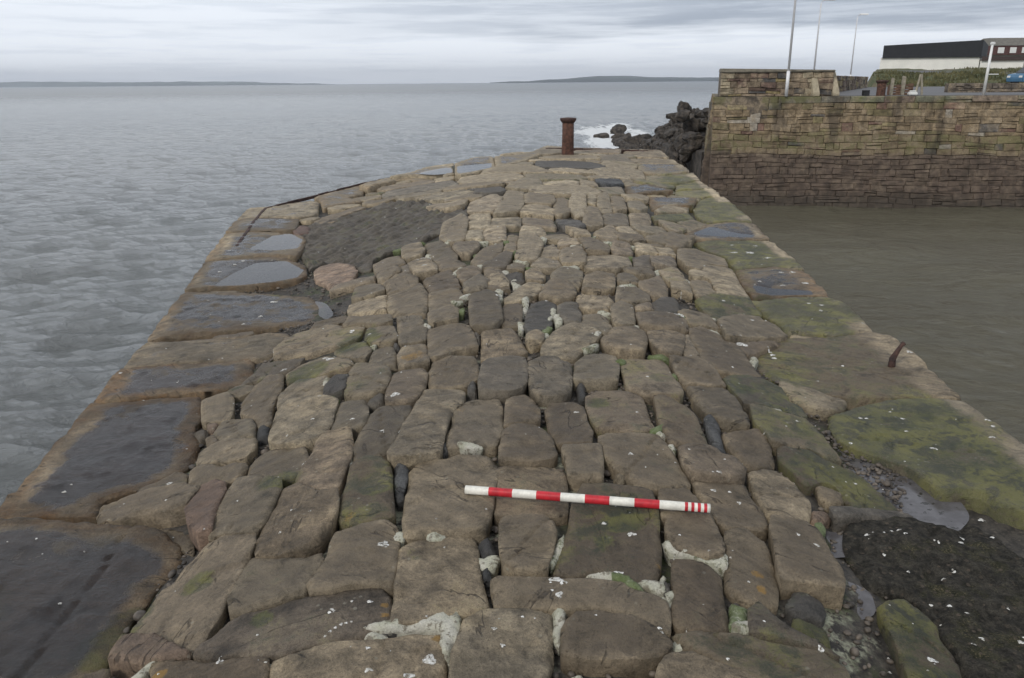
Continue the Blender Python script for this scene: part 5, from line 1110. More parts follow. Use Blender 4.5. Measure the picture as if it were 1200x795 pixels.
def masonry(a, b, z0, z1, batter, cols, seed, name, mat, parent=None, thick=.9, bl=(.35, 1.1), ch=(.22, .36), endcols=None, ends=True, backing=True):
    """coursed rubble face from a to b (plan points, wall face towards the right-hand side of a->b ... normal n)"""
    rng = random.Random(seed); a = Vector((*a, 0)); b = Vector((*b, 0)); L = (b-a).length; t = (b-a)/L; n = Vector((t.y, -t.x, 0))
    V = []; Fc = []; T = []
    sd_ = seed*1.7
    def pt(u, z, dpt):
        z = z+.035*math.sin(u*.9+sd_+z*2)+.02*math.sin(u*3.1+z*5+sd_) if z0+.02 < z < z1-.26 else z
        q = a+t*u+n*(dpt+batter*(z1-z)/(z1-z0)); return (q.x, q.y, z)
    z = z1; first = True
    while z > z0:
        hh = min(rng.uniform(*ch), z-z0) if not first else .24; first = False
        zb = max(z0, z-hh); u = -rng.uniform(0, .2)
        while u < L:
            w = rng.uniform(*bl)*(1.25 if z < .2*z0+.8*z1-1.7 else 1); u2 = min(u+w, L); u1 = max(u, 0)
            if u2-u1 > .05:
                rows = [(z, zb)]
                if rng.random() < .28 and z-zb > .2: zm = z-(z-zb)*rng.uniform(.35, .65); rows = [(z, zm), (zm, zb)]
                for z, zb in rows:
                    cols_ = cols(rng, (u1+u2)/2/L, (z+zb)/2); g = rng.uniform(.0, .007); o = rng.uniform(-.022, .022); i_ = .02
                    q = [pt(u1+g, zb+g, -.05), pt(u2-g, zb+g, -.05), pt(u2-g, z-g, -.05), pt(u1+g, z-g, -.05)]
                    q += [pt(u1+g, zb+g, o-.01), pt(u2-g, zb+g, o-.01), pt(u2-g, z-g, o-.01), pt(u1+g, z-g, o-.01)]
                    jj = lambda s=.022: rng.uniform(-s, s)
                    q += [pt(u1+i_+g+jj(), zb+i_+jj(), o+.02+jj()), pt(u2-i_-g+jj(), zb+i_+jj(), o+.02+jj()), pt(u2-i_-g+jj(), z-i_+jj(), o+.02+jj()), pt(u1+i_+g+jj(), z-i_+jj(), o+.02+jj())]
                    k = len(V); V += q; T += [cols_]*12
                    for r_ in (0, 4):
                        for j in range(4): Fc.append([k+r_+j, k+r_+(j+1) % 4, k+r_+4+(j+1) % 4, k+r_+4+j])
                    Fc.append([k+8, k+9, k+10, k+11])
                z, zb = rows[0][0], rows[-1][1]
            u = u2 if u2 > u else u+w
            if u2 >= L: break
        z = zb
    k = len(V)
    if backing:
        q = [pt(0, z0, -.03), pt(L, z0, -.03), pt(L, z1-.01, -.03), pt(0, z1-.01, -.03)]+[tuple(Vector(pt(u, zz, -.03))-n*(thick+(batter if zz == z0 else 0))) for u, zz in ((0, z0), (L, z0), (L, z1-.01), (0, z1-.01))]
        V += q; T += [(.11, .09, .07)]*8; Fc += [[k, k+1, k+2, k+3], [k+5, k+4, k+7, k+6], [k+3, k+2, k+6, k+7], [k+4, k, k+3, k+7], [k+1, k+5, k+6, k+2]]
    return mesh(name, V, Fc, mat, parent, smooth=False, attrs={'tint': np.array(T)})
def pier_cols(rng, u, z): s = rng.uniform(.6, 1.2); return (.15*s, .125*s, .10*s)
ow = [tuple(p) for p in OUT]
for j in range(len(ow)):
    p0, p1 = ow[j], ow[(j+1) % len(ow)]
    zt = -.50
    if (p0[1] < -2 and p1[1] < -2): continue
    # reversed so the face normal points outwards
    masonry(p1, p0, -4.2, zt-.02, .10, pier_cols, 50+j, 'side_wall', WALLM, pier, thick=.5)
mb = MB(); mb.prism(ow, -4.2, -.53); cb = mb.build('rubble_core', BED, pier)
mb = MB(); mb.prism([(-2.25, -3), (2.6, -3), (2.68, .35), (-2.28, .35)], -.9, -.06); mb.build('rear_paving', STONE, pier)
# ------------------------------------------------------------------ puddles
def puddle(P, z, label, mat=PUDDLE):
    P = smooth_poly(P, 2); n = len(P); V = [(x, y, z) for x, y in P]; 
    o = mesh('puddle', V, [list(range(n))], mat); tag(o, label, kind='structure'); return o
def silt():
    m, t, p = newmat('silty_water'); pos = nd(t, 'ShaderNodeNewGeometry').outputs['Position']
    n = noise(t, 9, 5, .65, pos); c = mixc(t, sstep(t, n, .35, .65), (.075, .07, .072), (.13, .125, .13)); c = mixc(t, sstep(t, noise(t, 22, 4, .6, pos), .58, .64), c, (.03, .028, .025))
    t.links.new(c, p.inputs['Base Color']); p.inputs['Roughness'].default_value = .16; bump(t, p, [(noise(t, 40, 3, .5, pos), .15, .004)]); return m
GUTW = silt()
for i, (k, fl, z, P) in enumerate(ITEMS):
    if k != 'W': continue
    if area(P) < 0: P = P[::-1]
    c = P.mean(0)
    if fl.get('s'): puddle(shrink(P, -.03), z-.006, 'shallow rainwater film on a %s edge slab' % ('left' if c[0] < 0 else 'right'))
    else: puddle(shrink(P, -.05), z-.03, 'dark rainwater lying in the joint between stones', GUTW)
# ------------------------------------------------------------------ gravel in joints
PEB = simple('pebble', (.050, .045, .040), .6, var=.6, scale=13, bmp=.4, bd=.004, col2=(.17, .14, .11))
def pebbles():
    rng = random.Random(11); V = []; Fc = []
    t_ = (1+5**.5)/2; ico = np.array([(-1, t_, 0), (1, t_, 0), (-1, -t_, 0), (1, -t_, 0), (0, -1, t_), (0, 1, t_), (0, -1, -t_), (0, 1, -t_), (t_, 0, -1), (t_, 0, 1), (-t_, 0, -1), (-t_, 0, 1)])/1.9
    bmx = bmesh.new(); bmesh.ops.create_icosphere(bmx, subdivisions=2, radius=1); bv = np.array([v.co[:] for v in bmx.verts]); bf = [[v.index for v in f.verts] for f in bmx.faces]; bmx.free()
    n = 0; tries = 0
    areas = [(np.array([(1.30, 1.15), (1.5, 2.4), (1.9, 2.6), (2.0, 1.9), (1.9, 1.1)]), 700), (np.array([(1.55, 3.2), (1.9, 4.4), (2.6, 4.5), (2.2, 3.9), (1.7, 3.0)]), 260), (LEFTG, 260), (np.array([(-2.3, 1.2), (1.6, 1.2), (2.0, 6.5), (-1.9, 6.5)]), 1500)]
    for A_, cnt in areas:
        lo = A_.min(0); hi = A_.max(0); m = 0
        for _ in range(cnt*7):
            if m >= cnt: break
            x, y = rng.uniform(lo[0], hi[0]), rng.uniform(lo[1], hi[1])
            if inside((x, y), A_) < 0 or not free((x, y), .008, cent): continue
            r = rng.uniform(.004, .013)*(1 if rng.random() < .9 else 1.7)
            s = np.array([rng.uniform(.7, 1.3), rng.uniform(.7, 1.3), rng.uniform(.5, .8)])*r
            v = bv*(1+.18*fbm(bv*1.3+n*3.1, 2, 2)[:, None])*s; a = rng.uniform(0, 6.3); ca, sa = math.cos(a), math.sin(a)
            v = np.c_[v[:, 0]*ca-v[:, 1]*sa+x, v[:, 0]*sa+v[:, 1]*ca+y, v[:, 2]+float(hgt(x, y))-.062+r*.25]
            b = len(V)*len(bv); V.append(v); Fc += [[i+b for i in f] for f in bf]; m += 1; n += 1
    o = mesh('gravel', np.concatenate(V), Fc, PEB); tag(o, 'loose dark gravel and pebbles lying in the joints', kind='stuff')
pebbles()
# ------------------------------------------------------------------ droppings and lichen flecks draped on the stones
bpy.context.view_layer.update()
def bvh():
    V = []; Fc = []; b = 0
    for o in pier.children:
        if o.name.split('.')[0] in ('paving_stone', 'wedge_stone', 'edge_slab', 'smaller_paving_stones', 'mortar_joint', 'smaller_wedge_stones', 'pitched_slate_infill'):
            V += [v.co[:] for v in o.data.vertices]; Fc += [[i+b for i in p.vertices] for p in o.data.polygons]; b = len(V)
    return BVHTree.FromPolygons(V, Fc)
TREE = bvh()
def ground(x, y):
    h_ = TREE.ray_cast(Vector((x, y, 2)), Vector((0, 0, -1)))
    return h_[0].z if h_[0] else float(hgt(x, y))-.07
def guano():
    m, t, p = newmat('droppings'); pos = nd(t, 'ShaderNodeNewGeometry').outputs['Position']
    c = mixc(t, sstep(t, noise(t, 60, 4, .7, pos), .35, .65), (.42, .40, .35), (.78, .78, .75)); t.links.new(c, p.inputs['Base Color']); p.inputs['Roughness'].default_value = .85
    t.links.new(sstep(t, noise(t, 95, 4, .7, pos), .40, .50), p.inputs['Alpha']); return m
GUANO = guano()
def droppings():
    rng = random.Random(5); V = []; Fc = []
    def spl(x, y, w, n=12):
        w = max(w, .004); b = len(V); a0 = rng.uniform(0, 6); k2 = rng.uniform(.6, 1.3)
        V.append((x, y, ground(x, y)+.003))
        for ring, th in ((.6, .0028), (1., .0006)):
            for j in range(n):
                a = 2*math.pi*j/n; rr = w*.5*ring*(.72+.5*math.sin(3*a+a0)*rng.uniform(.3, .8)*.6+rng.uniform(-.15, .15)); px, py = x+rr*math.cos(a), y+rr*math.sin(a)*k2
                V.append((px, py, ground(px, py)+th))
        for j in range(n): Fc.append([b, b+1+j, b+1+(j+1) % n]); Fc.append([b+1+j, b+1+n+j, b+1+n+(j+1) % n, b+1+(j+1) % n])
    for a in MARKS:
        if a[0] == 'd':
            x, y, w = map(float, a[1:4]); spl(x, y, w*1.5)
            for _ in range(3 if w > .04 else 0): spl(x+rng.gauss(0, w*.6), y+rng.gauss(0, w*.6), w*rng.uniform(.12, .35), 7)
    for _ in range(520):
        y = 1.3+14*rng.random()**1.6; x = rng.uniform(-2.4, 2.7)*(1+.03*y)
        if in_out(OUT, np.array([[x, y]]))[0] < .1: continue
        spl(x, y, rng.uniform(.005, .017)*(1+.07*y), 6)
    o = mesh('bird_droppings', V, Fc, GUANO); tag(o, 'white bird droppings and shell flecks spattered over the paving', kind='stuff')
droppings()
# ------------------------------------------------------------------ ranging rod
ROD_W = simple('rod_white', (.76, .74, .66), .5, var=.16, scale=30, bmp=.08, bd=.001); ROD_R = simple('rod_red', (.50, .02, .03), .5, var=.25, scale=30, bmp=.08, bd=.001)
def rod():
    a = Vector((-.198, 2.875, 0)); b = Vector((.776, 2.715, 0)); d = (b-a).normalized(); r = .0168
    # rests on the two highest points under it
    hs = [(i/20, ground(*(a.lerp(b, i/20)).xy)) for i in range(21)]
    best = None
    for i in range(21):
        for j in range(i+6, 21):
            (u1, h1), (u2, h2) = hs[i], hs[j]; s = (h2-h1)/(u2-u1)
            if i < 10 < j and all(h1+s*(u-u1) >= hh-.0015 for u, hh in hs): best = (h1-s*u1, s); break
        if best: break
    if not best: m_ = max(h for u, h in hs); best = (m_, 0)
    za, zb = best[0]+r, best[0]+best[1]+r
    L = (b-a).length; cuts = [i*.1 for i in range(10)]+[.9+.02*i for i in range(1, 6)]; cuts = [0]+[i*.1 for i in range(1, 10)]
    fine = [.9+.0125*i for i in range(1, 9)]
    us = cuts+fine; us[-1] = 1.0; cols = [i % 2 for i in range(9)]+[1, 0, 1, 0, 1, 0, 1, 0][:len(us)-10]
    V = []; Fc = []; Mi = []; n = 16; side = d.cross(Vector((0, 0, 1))); sq = 2.6
    prof_ = []
    for j in range(n):
        q = 2*math.pi*(j+.5)/n; c, s = math.cos(q), math.sin(q); k = (abs(c)**sq+abs(s)**sq)**(-1/sq); prof_.append((c*k*r, s*k*r))
    for u in us:
        p = a.lerp(b, u); z = za+(zb-za)*u
        for c, s in prof_: q = p+side*c; V.append((q.x, q.y, z+s))
    for k in range(len(us)-1):
        for j in range(n): Fc.append([k*n+j, k*n+(j+1) % n, (k+1)*n+(j+1) % n, (k+1)*n+j]); Mi.append(cols[k])
    Fc += [list(range(n))[::-1], [(len(us)-1)*n+j for j in range(n)]]; Mi += [0, 1]
    o = mesh('ranging_rod', V, Fc, [ROD_W, ROD_R], smooth=True, midx=Mi)
    tag(o, 'red and white banded survey scale rod lying across the paving stones', 'scale rod')
rod()
# ------------------------------------------------------------------ rusty ironwork
RUST = simple('rust', (.075, .035, .024), .85, var=.5, scale=14, bmp=.8, bd=.012, col2=(.13, .062, .040))
DRUST = simple('dark_rust', (.045, .026, .024), .8, var=.5, scale=18, bmp=.8, bd=.01, col2=(.09, .045, .033))
def lathe(name, prof_, mat, parent=None, n=28, seed=1, wob=.01):
    V = []; Fc = []
    for r_, z in prof_:
        for j in range(n): V.append((r_*math.cos(2*math.pi*j/n), r_*math.sin(2*math.pi*j/n), z))
    for k in range(len(prof_)-1):
        for j in range(n): Fc.append([k*n+j, k*n+(j+1) % n, (k+1)*n+(j+1) % n, (k+1)*n+j])
    Fc.append([(len(prof_)-1)*n+j for j in range(n)]); V = np.array(V); V[:, :2] *= (1+wob*fbm(V*9, seed, 3))[:, None]
    return mesh(name, V, Fc, mat, parent)
b1 = empty('mooring_bollard', (1.37, 19.1, -.04), 'tall rusty iron mooring bollard at the far end of the paved pier', 'bollard')
lathe('shaft', [(.148, 0), (.145, .1), (.14, .4), (.137, .74)], RUST, b1, wob=.03)
lathe('flared_cap', [(.137, .735), (.16, .76), (.19, .80), (.197, .83), (.185, .85), (.05, .862)], DRUST, b1, wob=.03)
# bent iron pin
mb = MB(); zp = ground(2.6, 5.02)
mb.tube([(2.59, 5.0, zp-.02), (2.60, 5.02, zp+.05), (2.63, 5.03, zp+.10), (2.655, 5.04, zp+.135), (2.675, 5.05, zp+.15)], [.026, .022, .016, .013, .017], 12)
pn = mb.build('iron_pin', DRUST, smooth=True); tag(pn, 'short bent rusty iron pin sticking up from the right edge slab', 'iron pin')
# edging strip: angle iron at the left corner
mb = MB()
pth = [(-3.50, 9.85), (-3.66, 10.7), (-3.86, 11.7), (-4.07, 13.0), (-3.55, 14.6), (-3.02, 16.1), (-2.3, 16.9)]
for (x0, y0), (x1, y1) in zip(pth[:-1], pth[1:]):
    k = 5
    for q in range(k):
        xa, ya, xb, yb = x0+(x1-x0)*q/k, y0+(y1-y0)*q/k, x0+(x1-x0)*(q+1)/k, y0+(y1-y0)*(q+1)/k
        w = .018; dx, dy = yb-ya, xa-xb; l_ = math.hypot(dx, dy); dx *= w/l_; dy *= w/l_; zb_ = float(hgt(xa, ya))
        jz = random.uniform(-.006, .006)
        mb.prism([(xa-dx, ya-dy), (xb-dx, yb-dy), (xb+dx, yb+dy), (xa+dx, ya+dy)], zb_-.03, zb_+.02+jz)
es = mb.build('iron_edging', DRUST); tag(es, 'dark rusty iron edging strip turning the left corner of the pier', 'iron edging')
mb = MB(); ps = [(.9, 20.35), (3.82, 20.75)]
for q in range(12):
    xa, ya = .9+2.92*q/12, 20.35+.4*q/12; xb, yb = .9+2.92*(q+1)/12, 20.35+.4*(q+1)/12
    zk = float(hgt(xa, ya)); mb.box(xa, xb-.01, ya, ya+.10, zk-.15, zk+.025+random.uniform(-.008, .008))
es = mb.build('kerb_timber', DRUST); tag(es, 'low dark rusted edging along the far end of the pier behind the bollard', 'edging')
# ------------------------------------------------------------------ harbour wall and quay
QZ = 1.02
def wall_cols(rng, u, z):
    r = rng.random(); s = rng.uniform(.75, 1.25)
    if z < -1.05: s = .5*s+.5; return (.125*s, .092*s, .068*s)
    if r < .05: return (.19*s, .115*s, .085*s)
    if r < .10: return (.11*s, .10*s, .09*s)
    if r < .24: return (.20*s, .165*s, .085*s)
    if r < .27: return (.36, .32, .26)
    s = .6*s+.4; return (.22*s, .165*s, .10*s)
hw = empty('harbour_wall', (7.9, 31.6, WZ), 'tall battered stone harbour wall across the water, brown and dark below the tide line', 'harbour wall')
def hwm(*a, **k):
    o = masonry(*a, **k); o.parent = hw; o.matrix_parent_inverse = Matrix.Translation((-7.9, -31.6, -WZ)); return o
A0, A1 = (7.9, 31.6), (30., 27.5)
hwm(A0, A1, -4.0, QZ-.24, .8, wall_cols, 5, 'masonry_face', WALLM, thick=3., bl=(.2, .8), ch=(.13, .30))
hwm(A0, A1, QZ-.24, QZ, 0, lambda r, u, z: (.20*r.uniform(.85, 1.15), .175*r.uniform(.9, 1.1), .13), 6, 'coping_course', WALLM, thick=.8, bl=(.9, 1.6), ch=(.24, .25))
hwm((9.9, 40.), A0, -4.0, QZ, .45, wall_cols, 7, 'end_face', WALLM, thick=2.)
ASPH = simple('quay_asphalt', (.14, .14, .145), .85, var=.2, scale=1.2, bmp=.3, bd=.01)
qs = MB().prism([(8.5, 32.1), (30, 28.1), (75, 30), (75, 64), (27, 64), (15.2, 46)], WZ-1, QZ+.01).build('quay_surface', ASPH); tag(qs, 'grey asphalt quay deck behind the harbour wall', kind='structure')
# parapet
pa = empty('parapet_block', (8.5, 32.1, QZ), 'chunky mottled stone parapet block standing on the corner of the harbour wall', 'parapet')
def par_cols(rng, u, z):
    r = rng.random(); s = rng.uniform(.7, 1.3)
    if u < .1 or .77 < u < .86 or u > .97: return (.34*s, .29*s, .20*s)
    if r < .2: return (.24*s, .19*s, .085*s)
    if r < .42: return (.13*s, .085*s, .065*s)
    if r < .5: return (.08, .075, .07)
    return (.21*s, .16*s, .11*s)
def local(o, parent): o.parent = parent; o.matrix_parent_inverse = parent.matrix_world.inverted(); return o
bpy.context.view_layer.update()
local(masonry((8.25, 32.15), (12.35, 31.35), QZ, 1.92, .12, par_cols, 21, 'front_face', DRYM, thick=1.3, bl=(.25, .7), ch=(.13, .26)), pa)
local(MB().prism([(8.22, 32.05), (12.38, 31.25), (12.6, 32.6), (8.5, 33.5)], 1.90, [2.06, 1.97, 1.99, 2.08]).build('capstones', simple('capstone', (.20, .18, .14), .9, var=.3, scale=4, bmp=.6, bd=.03), bevel=.03), pa)
local(MB().prism([(11.55, 31.15), (11.8, 31.1), (11.78, 31.6), (11.55, 31.6)], QZ, [1.15, 1.12, 1.9, 1.9]).build('buttress', simple('pale_stone', (.36, .31, .22), .9, var=.25, scale=4, bmp=.5, bd=.02), bevel=.015), pa)
local(MB().prism([(12.3, 31.1), (12.55, 31.1), (12.5, 31.6), (12.3, 31.6)], QZ, [1.12, 1.12, 1.92, 1.92]).build('buttress', bpy.data.materials['pale_stone'], bevel=.015), pa)
# sea wall behind
swl = masonry((12.6, 33.2), (27, 62), -1, 1.80, .1, par_cols, 32, 'sea_wall', DRYM, thick=.9, bl=(.5, 1.2), ch=(.2, .35)); tag(swl, 'low weathered stone sea wall running back from the parapet block', 'wall')
lw = masonry((19.4, 36.2), (34., 33.5), QZ-.05, 1.42, .05, pier_cols, 33, 'rubble_wall', DRYM, thick=.5, bl=(.2, .5), ch=(.1, .17))
tag(lw, 'low brown rubble wall on the quay behind the harbour wall at the right', 'wall')
# ------------------------------------------------------------------ shore terrain behind the quay
GRASS = simple('rough_grass', (.085, .095, .035), .95, var=.5, scale=.35, bmp=.5, bd=.15, col2=(.16, .145, .065))
def terrain():
    by = [(26.5, 58), (31, 70), (44, 100), (66, 148), (110, 240), (150, 330)]
    ys = np.linspace(58, 330, 150); us = np.r_[-6, -3, np.linspace(0, 1, 110)**1.5*260]
    V = []
    for y in ys:
        x0 = np.interp(y, [b[1] for b in by], [b[0] for b in by])
        for u in us: V.append((x0+u, y, 0))
    V = np.array(V); U = np.tile(us, len(ys)); X, Y = V[:, 0], V[:, 1]
    z = QZ-.15+2.15*S(60, 140, Y)+(.45*fbm(np.c_[X/7, Y/9, X*0], 3, 4)+.12*fbm(np.c_[X/1.2, Y/1.2, X*0], 5, 2))*S(60, 74, Y)
    z += .75*S(62, 76, Y)*S(92, 78, Y)
    road = S(.9, .3, np.abs((X-(52+(Y-80)*.22))/(5+.02*Y)))*S(64, 72, Y)*S(128, 118, Y)
    z = np.where(U < 0, WZ-1, z)
    n = len(us); idx = np.arange(len(V)).reshape(len(ys), n)
    Fc = np.stack([idx[:-1, :-1], idx[:-1, 1:], idx[1:, 1:], idx[1:, :-1]], -1).reshape(-1, 4)
    V[:, 2] = z
    m, t, p = newmat('shore_ground'); pos = nd(t, 'ShaderNodeNewGeometry').outputs['Position']
    a, b, c = noise(t, .12, 5, .6, pos), noise(t, .9, 6, .7, pos), noise(t, 5, 4, .7, pos)
    col = mixc(t, sstep(t, b, .38, .62), (.055, .075, .024), (.13, .125, .055)); col = mixc(t, sstep(t, a, .50, .62), col, (.17, .14, .085))
    col = mixc(t, attr(t, 'road'), col, (.15, .15, .16)); col = mixc(t, 1., col, mth(t, 'MULTIPLY_ADD', c, 1., .5), 'MULTIPLY')
    t.links.new(col, p.inputs['Base Color']); p.inputs['Roughness'].default_value = .95; bump(t, p, [(c, .8, .25)])
    o = mesh('grass_bank', V, Fc, m, attrs={'road': road}); tag(o, 'rough grassy bank with a grey track behind the quay', kind='structure')
    # tufts along the bank
    rng = random.Random(9); gv = []; gf = []; gt = BVHTree.FromPolygons(V.tolist(), Fc.tolist())
    for _ in range(5200):
        y = rng.uniform(68, 146) if rng.random() < .75 else rng.uniform(63, 84); x0 = np.interp(y, [b[1] for b in by], [b[0] for b in by]); x = x0+rng.uniform(.5, 50)*(y/80)
        hh = gt.ray_cast(Vector((x, y, 30)), Vector((0, 0, -1)))[0]
        if hh is None or abs((x-(52+(y-80)*.22))/(5+.02*y)) < .8: continue
        for _b in range(5):
            a = rng.uniform(0, 3.14); w = rng.uniform(.05, .14); h_ = rng.uniform(.1, .34); lx, ly = rng.uniform(-.35, .35), rng.uniform(-.35, .35); k = len(gv)
            ox, oy = rng.gauss(0, .25), rng.gauss(0, .25)
            gv += [(x+ox-w*math.cos(a), y+oy-w*math.sin(a), hh.z-.05), (x+ox+w*math.cos(a), y+oy+w*math.sin(a), hh.z-.05), (x+ox+lx*h_, y+oy+ly*h_, hh.z+h_)]; gf.append([k, k+1, k+2])
    g = mesh('long_grass', gv, gf, GRASS); tag(g, 'tufts of long grass over the bank behind the quay', kind='stuff')
    return gt
GT = terrain()
def gz(x, y):
    h_ = GT.ray_cast(Vector((x, y, 40)), Vector((0, 0, -1)))[0]; return h_.z if h_ else QZ
# ------------------------------------------------------------------ quay furniture
POLE = simple('galvanised', (.74, .74, .75), .5, .0, var=.1, scale=3, bmp=.1); WHITE = simple('white_paint', (.78, .78, .76), .5, var=.08, scale=4, bmp=.1)
def lamp(x, y, z0, h_, label, rz=0):
    e = empty('street_lamp', (x, y, z0), label, 'street lamp', 'lamps on the quay', rz)
    MB().tube([(0, 0, 0), (0, 0, .9)], .062, 12).build('base', POLE, e, True)
    MB().tube([(0, 0, .9), (0, 0, h_-.2), (.06, 0, h_-.05), (.22, 0, h_)], [.045, .032, .028, .026], 10).build('pole', POLE, e, True)
    mb = MB(); mb.add([(x_, y_, z_) for z_, sc in ((h_-.03, 1), (h_+.07, .7)) for x_, y_ in ((.15, -.11*sc), (.68, -.13*sc), (.72, 0), (.68, .13*sc), (.15, .11*sc))],
                      [[4, 3, 2, 1, 0], [5, 6, 7, 8, 9]]+[[i, (i+1) % 5, 5+(i+1) % 5, 5+i] for i in range(5)]); mb.build('lamp_head', WHITE, e, bevel=.01)
    return e
lamp(10.5, 31.05, QZ+.01, 6.6, 'grey lamp post rising out of the picture in front of the parapet block')
lamp(15.5, 42.0, QZ+.01, 4.35, 'grey lamp post behind the parapet block, its white head just in frame')
lamp(23.6, 57.0, QZ+.01, 4.75, 'grey lamp post with a white head, rightmost and farthest of the three tall ones')
e = empty('signal_mast', (17.42, 30.05, QZ), 'short white mast with a small white head at the edge of the quay', 'mast')
MB().tube([(0, 0, 0), (0.02, 0, 1.75)], [.055, .04], 10).build('pole', WHITE, e, True)
MB().box(-.05, .10, -.05, .05, 1.74, 1.84).build('head', WHITE, e, bevel=.02)
MB().box(.0, .42, -.015, .015, .72, .75).build('side_arm', WHITE, e)
e = empty('mooring_bollard', (13.95, 30.75, QZ), 'squat rusty iron bollard on the edge of the far quay', 'bollard')
lathe('shaft', [(.16, 0), (.155, .2), (.17, .45)], RUST, e, wob=.02); lathe('flared_cap', [(.17, .45), (.22, .5), (.225, .55), (.05, .57)], DRUST, e, wob=.02)
DARK = simple('dark_plastic', (.02, .02, .022), .6, bmp=.1)
cr = MB(); cr.box(-.11, .11, -.1, .1, 0, .17); cr.box(-.12, .12, -.11, .11, .17, .19); o = cr.build('small_box', DARK, bevel=.01); o.location = (13.45, 30.9, QZ+.012); tag(o, 'small black box on the quay left of the squat bollard', 'box')
cr = MB(); cr.box(-.16, .16, -.1, .1, 0, .12); cr.box(-.13, .13, -.08, .08, .12, .17); o = cr.build('float', WHITE, bevel=.03); o.location = (15.15, 30.75, QZ+.012); tag(o, 'small white plastic tub on the quay beside the timber posts', 'tub')
WOOD = simple('grey_timber', (.30, .27, .21), .9, var=.3, scale=7, bmp=.5)
for (x, y, w, h_, lean, lab) in ((14.55, 31.2, .10, .62, .0, 'weathered timber post, nearest the squat bollard'), (15.02, 31.3, .12, .68, .0, 'weathered timber post in the middle of the group on the quay')):
    e = MB(); e.prism([(-w/2, -w/2), (w/2, -w/2), (w/2, w/2), (-w/2, w/2)], 0, [h_, h_-.02, h_, h_+.02]); o = e.build('timber_post', WOOD, bevel=.012); o.location = (x, y, QZ+.012); tag(o, lab, 'post', 'timber posts on the quay')
e = empty('timber_trestle', (15.55, 31.1, QZ+.012), 'pale timber A-frame trestle at the right of the posts on the quay', 'trestle')
for s in (-1, 1): MB().tube([(s*.13, 0, 0), (s*.02, 0, .75)], .04, 6).build('leg', WOOD, e)
for (x, y, sx, h_, lab) in ((14.78, 31.5, .34, .38, 'brown slatted crate between the timber posts'), (15.3, 31.55, .30, .42, 'brown slatted crate left of the trestle')):
    e = MB()
    for k in range(4): e.box(-sx/2, sx/2, -.18, -.165, k*h_/4, (k+.75)*h_/4); e.box(-sx/2, sx/2, .165, .18, k*h_/4, (k+.75)*h_/4)
    for k in (-1, 1): e.box(k*sx/2-.012, k*sx/2+.012, -.162, .162, 0, h_)
    e.box(-sx/2+.014, sx/2-.014, -.16, .16, .005, .02)
    o = e.build('slatted_crate', simple('brown_wood', (.15, .09, .06), .85, var=.4, scale=8) if 'brown_wood' not in bpy.data.materials else bpy.data.materials['brown_wood']); o.location = (x, y, QZ+.012); tag(o, lab, 'crate', 'crates on the quay')
# ------------------------------------------------------------------ buildings
CREAM = simple('cream_render', (.88, .86, .79), .85, var=.06, scale=.5, bmp=.1); BLACK = simple('black_cladding', (.022, .023, .026), .6, var=.2, scale=2, bmp=.1)
b = empty('black_and_cream_hall', (67.5, 150, 2), 'long hall with cream walls and black cladding above, on the grassy rise', 'building')
def bp(o): return local(o, b)
bpy.context.view_layer.update()
bp(MB().prism([(67.2, 150), (84.6, 149), (89.6, 156), (72.8, 161)], 1.5, 5.25).build('lower_wall', CREAM))
bp(MB().prism([(67.4, 149.8), (84.7, 148.8), (89.9, 156.1), (72.9, 161.5)], 5.25, [7.35, 8.1, 7.4, 7.3]).build('upper_cladding', BLACK))
bp(MB().prism([(67.3, 149.7), (84.8, 148.7), (84.8, 148.8), (67.3, 149.8)], 5.2, 5.3).build('flashing', BLACK))
bp(MB().prism([(84.75, 148.9), (92.3, 148.5), (95.6, 154), (89.7, 154.5)], 1.5, 4.6).build('annex_wall', CREAM))
bp(MB().prism([(84.75, 148.6), (92.5, 148.2), (95.8, 154), (89.7, 154.5)], 4.6, 5.3).build('annex_fascia', simple('brown_fascia', (.06, .04, .035), .7)))
h = empty('far_house', (116, 200, 2), 'two storey house with a brown roof and white upper windows at the right edge', 'building'); b = h; bpy.context.view_layer.update()
bp(MB().box(116.5, 136, 200, 209, 1.5, 6.9).build('lower_wall', simple('harl', (.34, .32, .29), .9, var=.1)))
bp(MB().prism([(115.8, 199.4), (136.5, 199.4), (136.5, 209.5), (115.8, 209.5)], 6.9, [9.0]*4).build('tile_hung_wall', simple('brown_tiles', (.10, .045, .04), .8, scale=2)))
bp(MB().add([(115.8, 199.2, 9.0), (137, 199.2, 9.0), (137, 209.7, 9), (115.8, 209.7, 9), (117, 203, 10.9), (137, 203, 10.9), (137, 206, 10.9), (117, 206, 10.9)], [[0, 1, 5, 4], [1, 2, 6, 5], [2, 3, 7, 6], [3, 0, 4, 7], [4, 5, 6, 7]]).build('roof', simple('slate_roof', (.15, .14, .12), .9, scale=2)))
for k in range(5):
    x0 = 117.2+k*2.9; f = bp(MB().box(x0, x0+1.5, 199.25, 199.38, 7.3, 8.6).build('window', WHITE)); g = MB().box(x0+.15, x0+.68, 199.2, 199.24, 7.45, 8.45).box(x0+.82, x0+1.35, 199.2, 199.24, 7.45, 8.45).build('pane', simple('glass', (.25, .28, .32), .1) if 'glass' not in bpy.data.materials else bpy.data.materials['glass']); g.parent = f; g.matrix_parent_inverse = h.matrix_world.inverted(); 
    f2 = bp(MB().box(x0+.2, x0+1.3, 199.85, 199.99, 4.4, 5.7).build('window', WHITE))
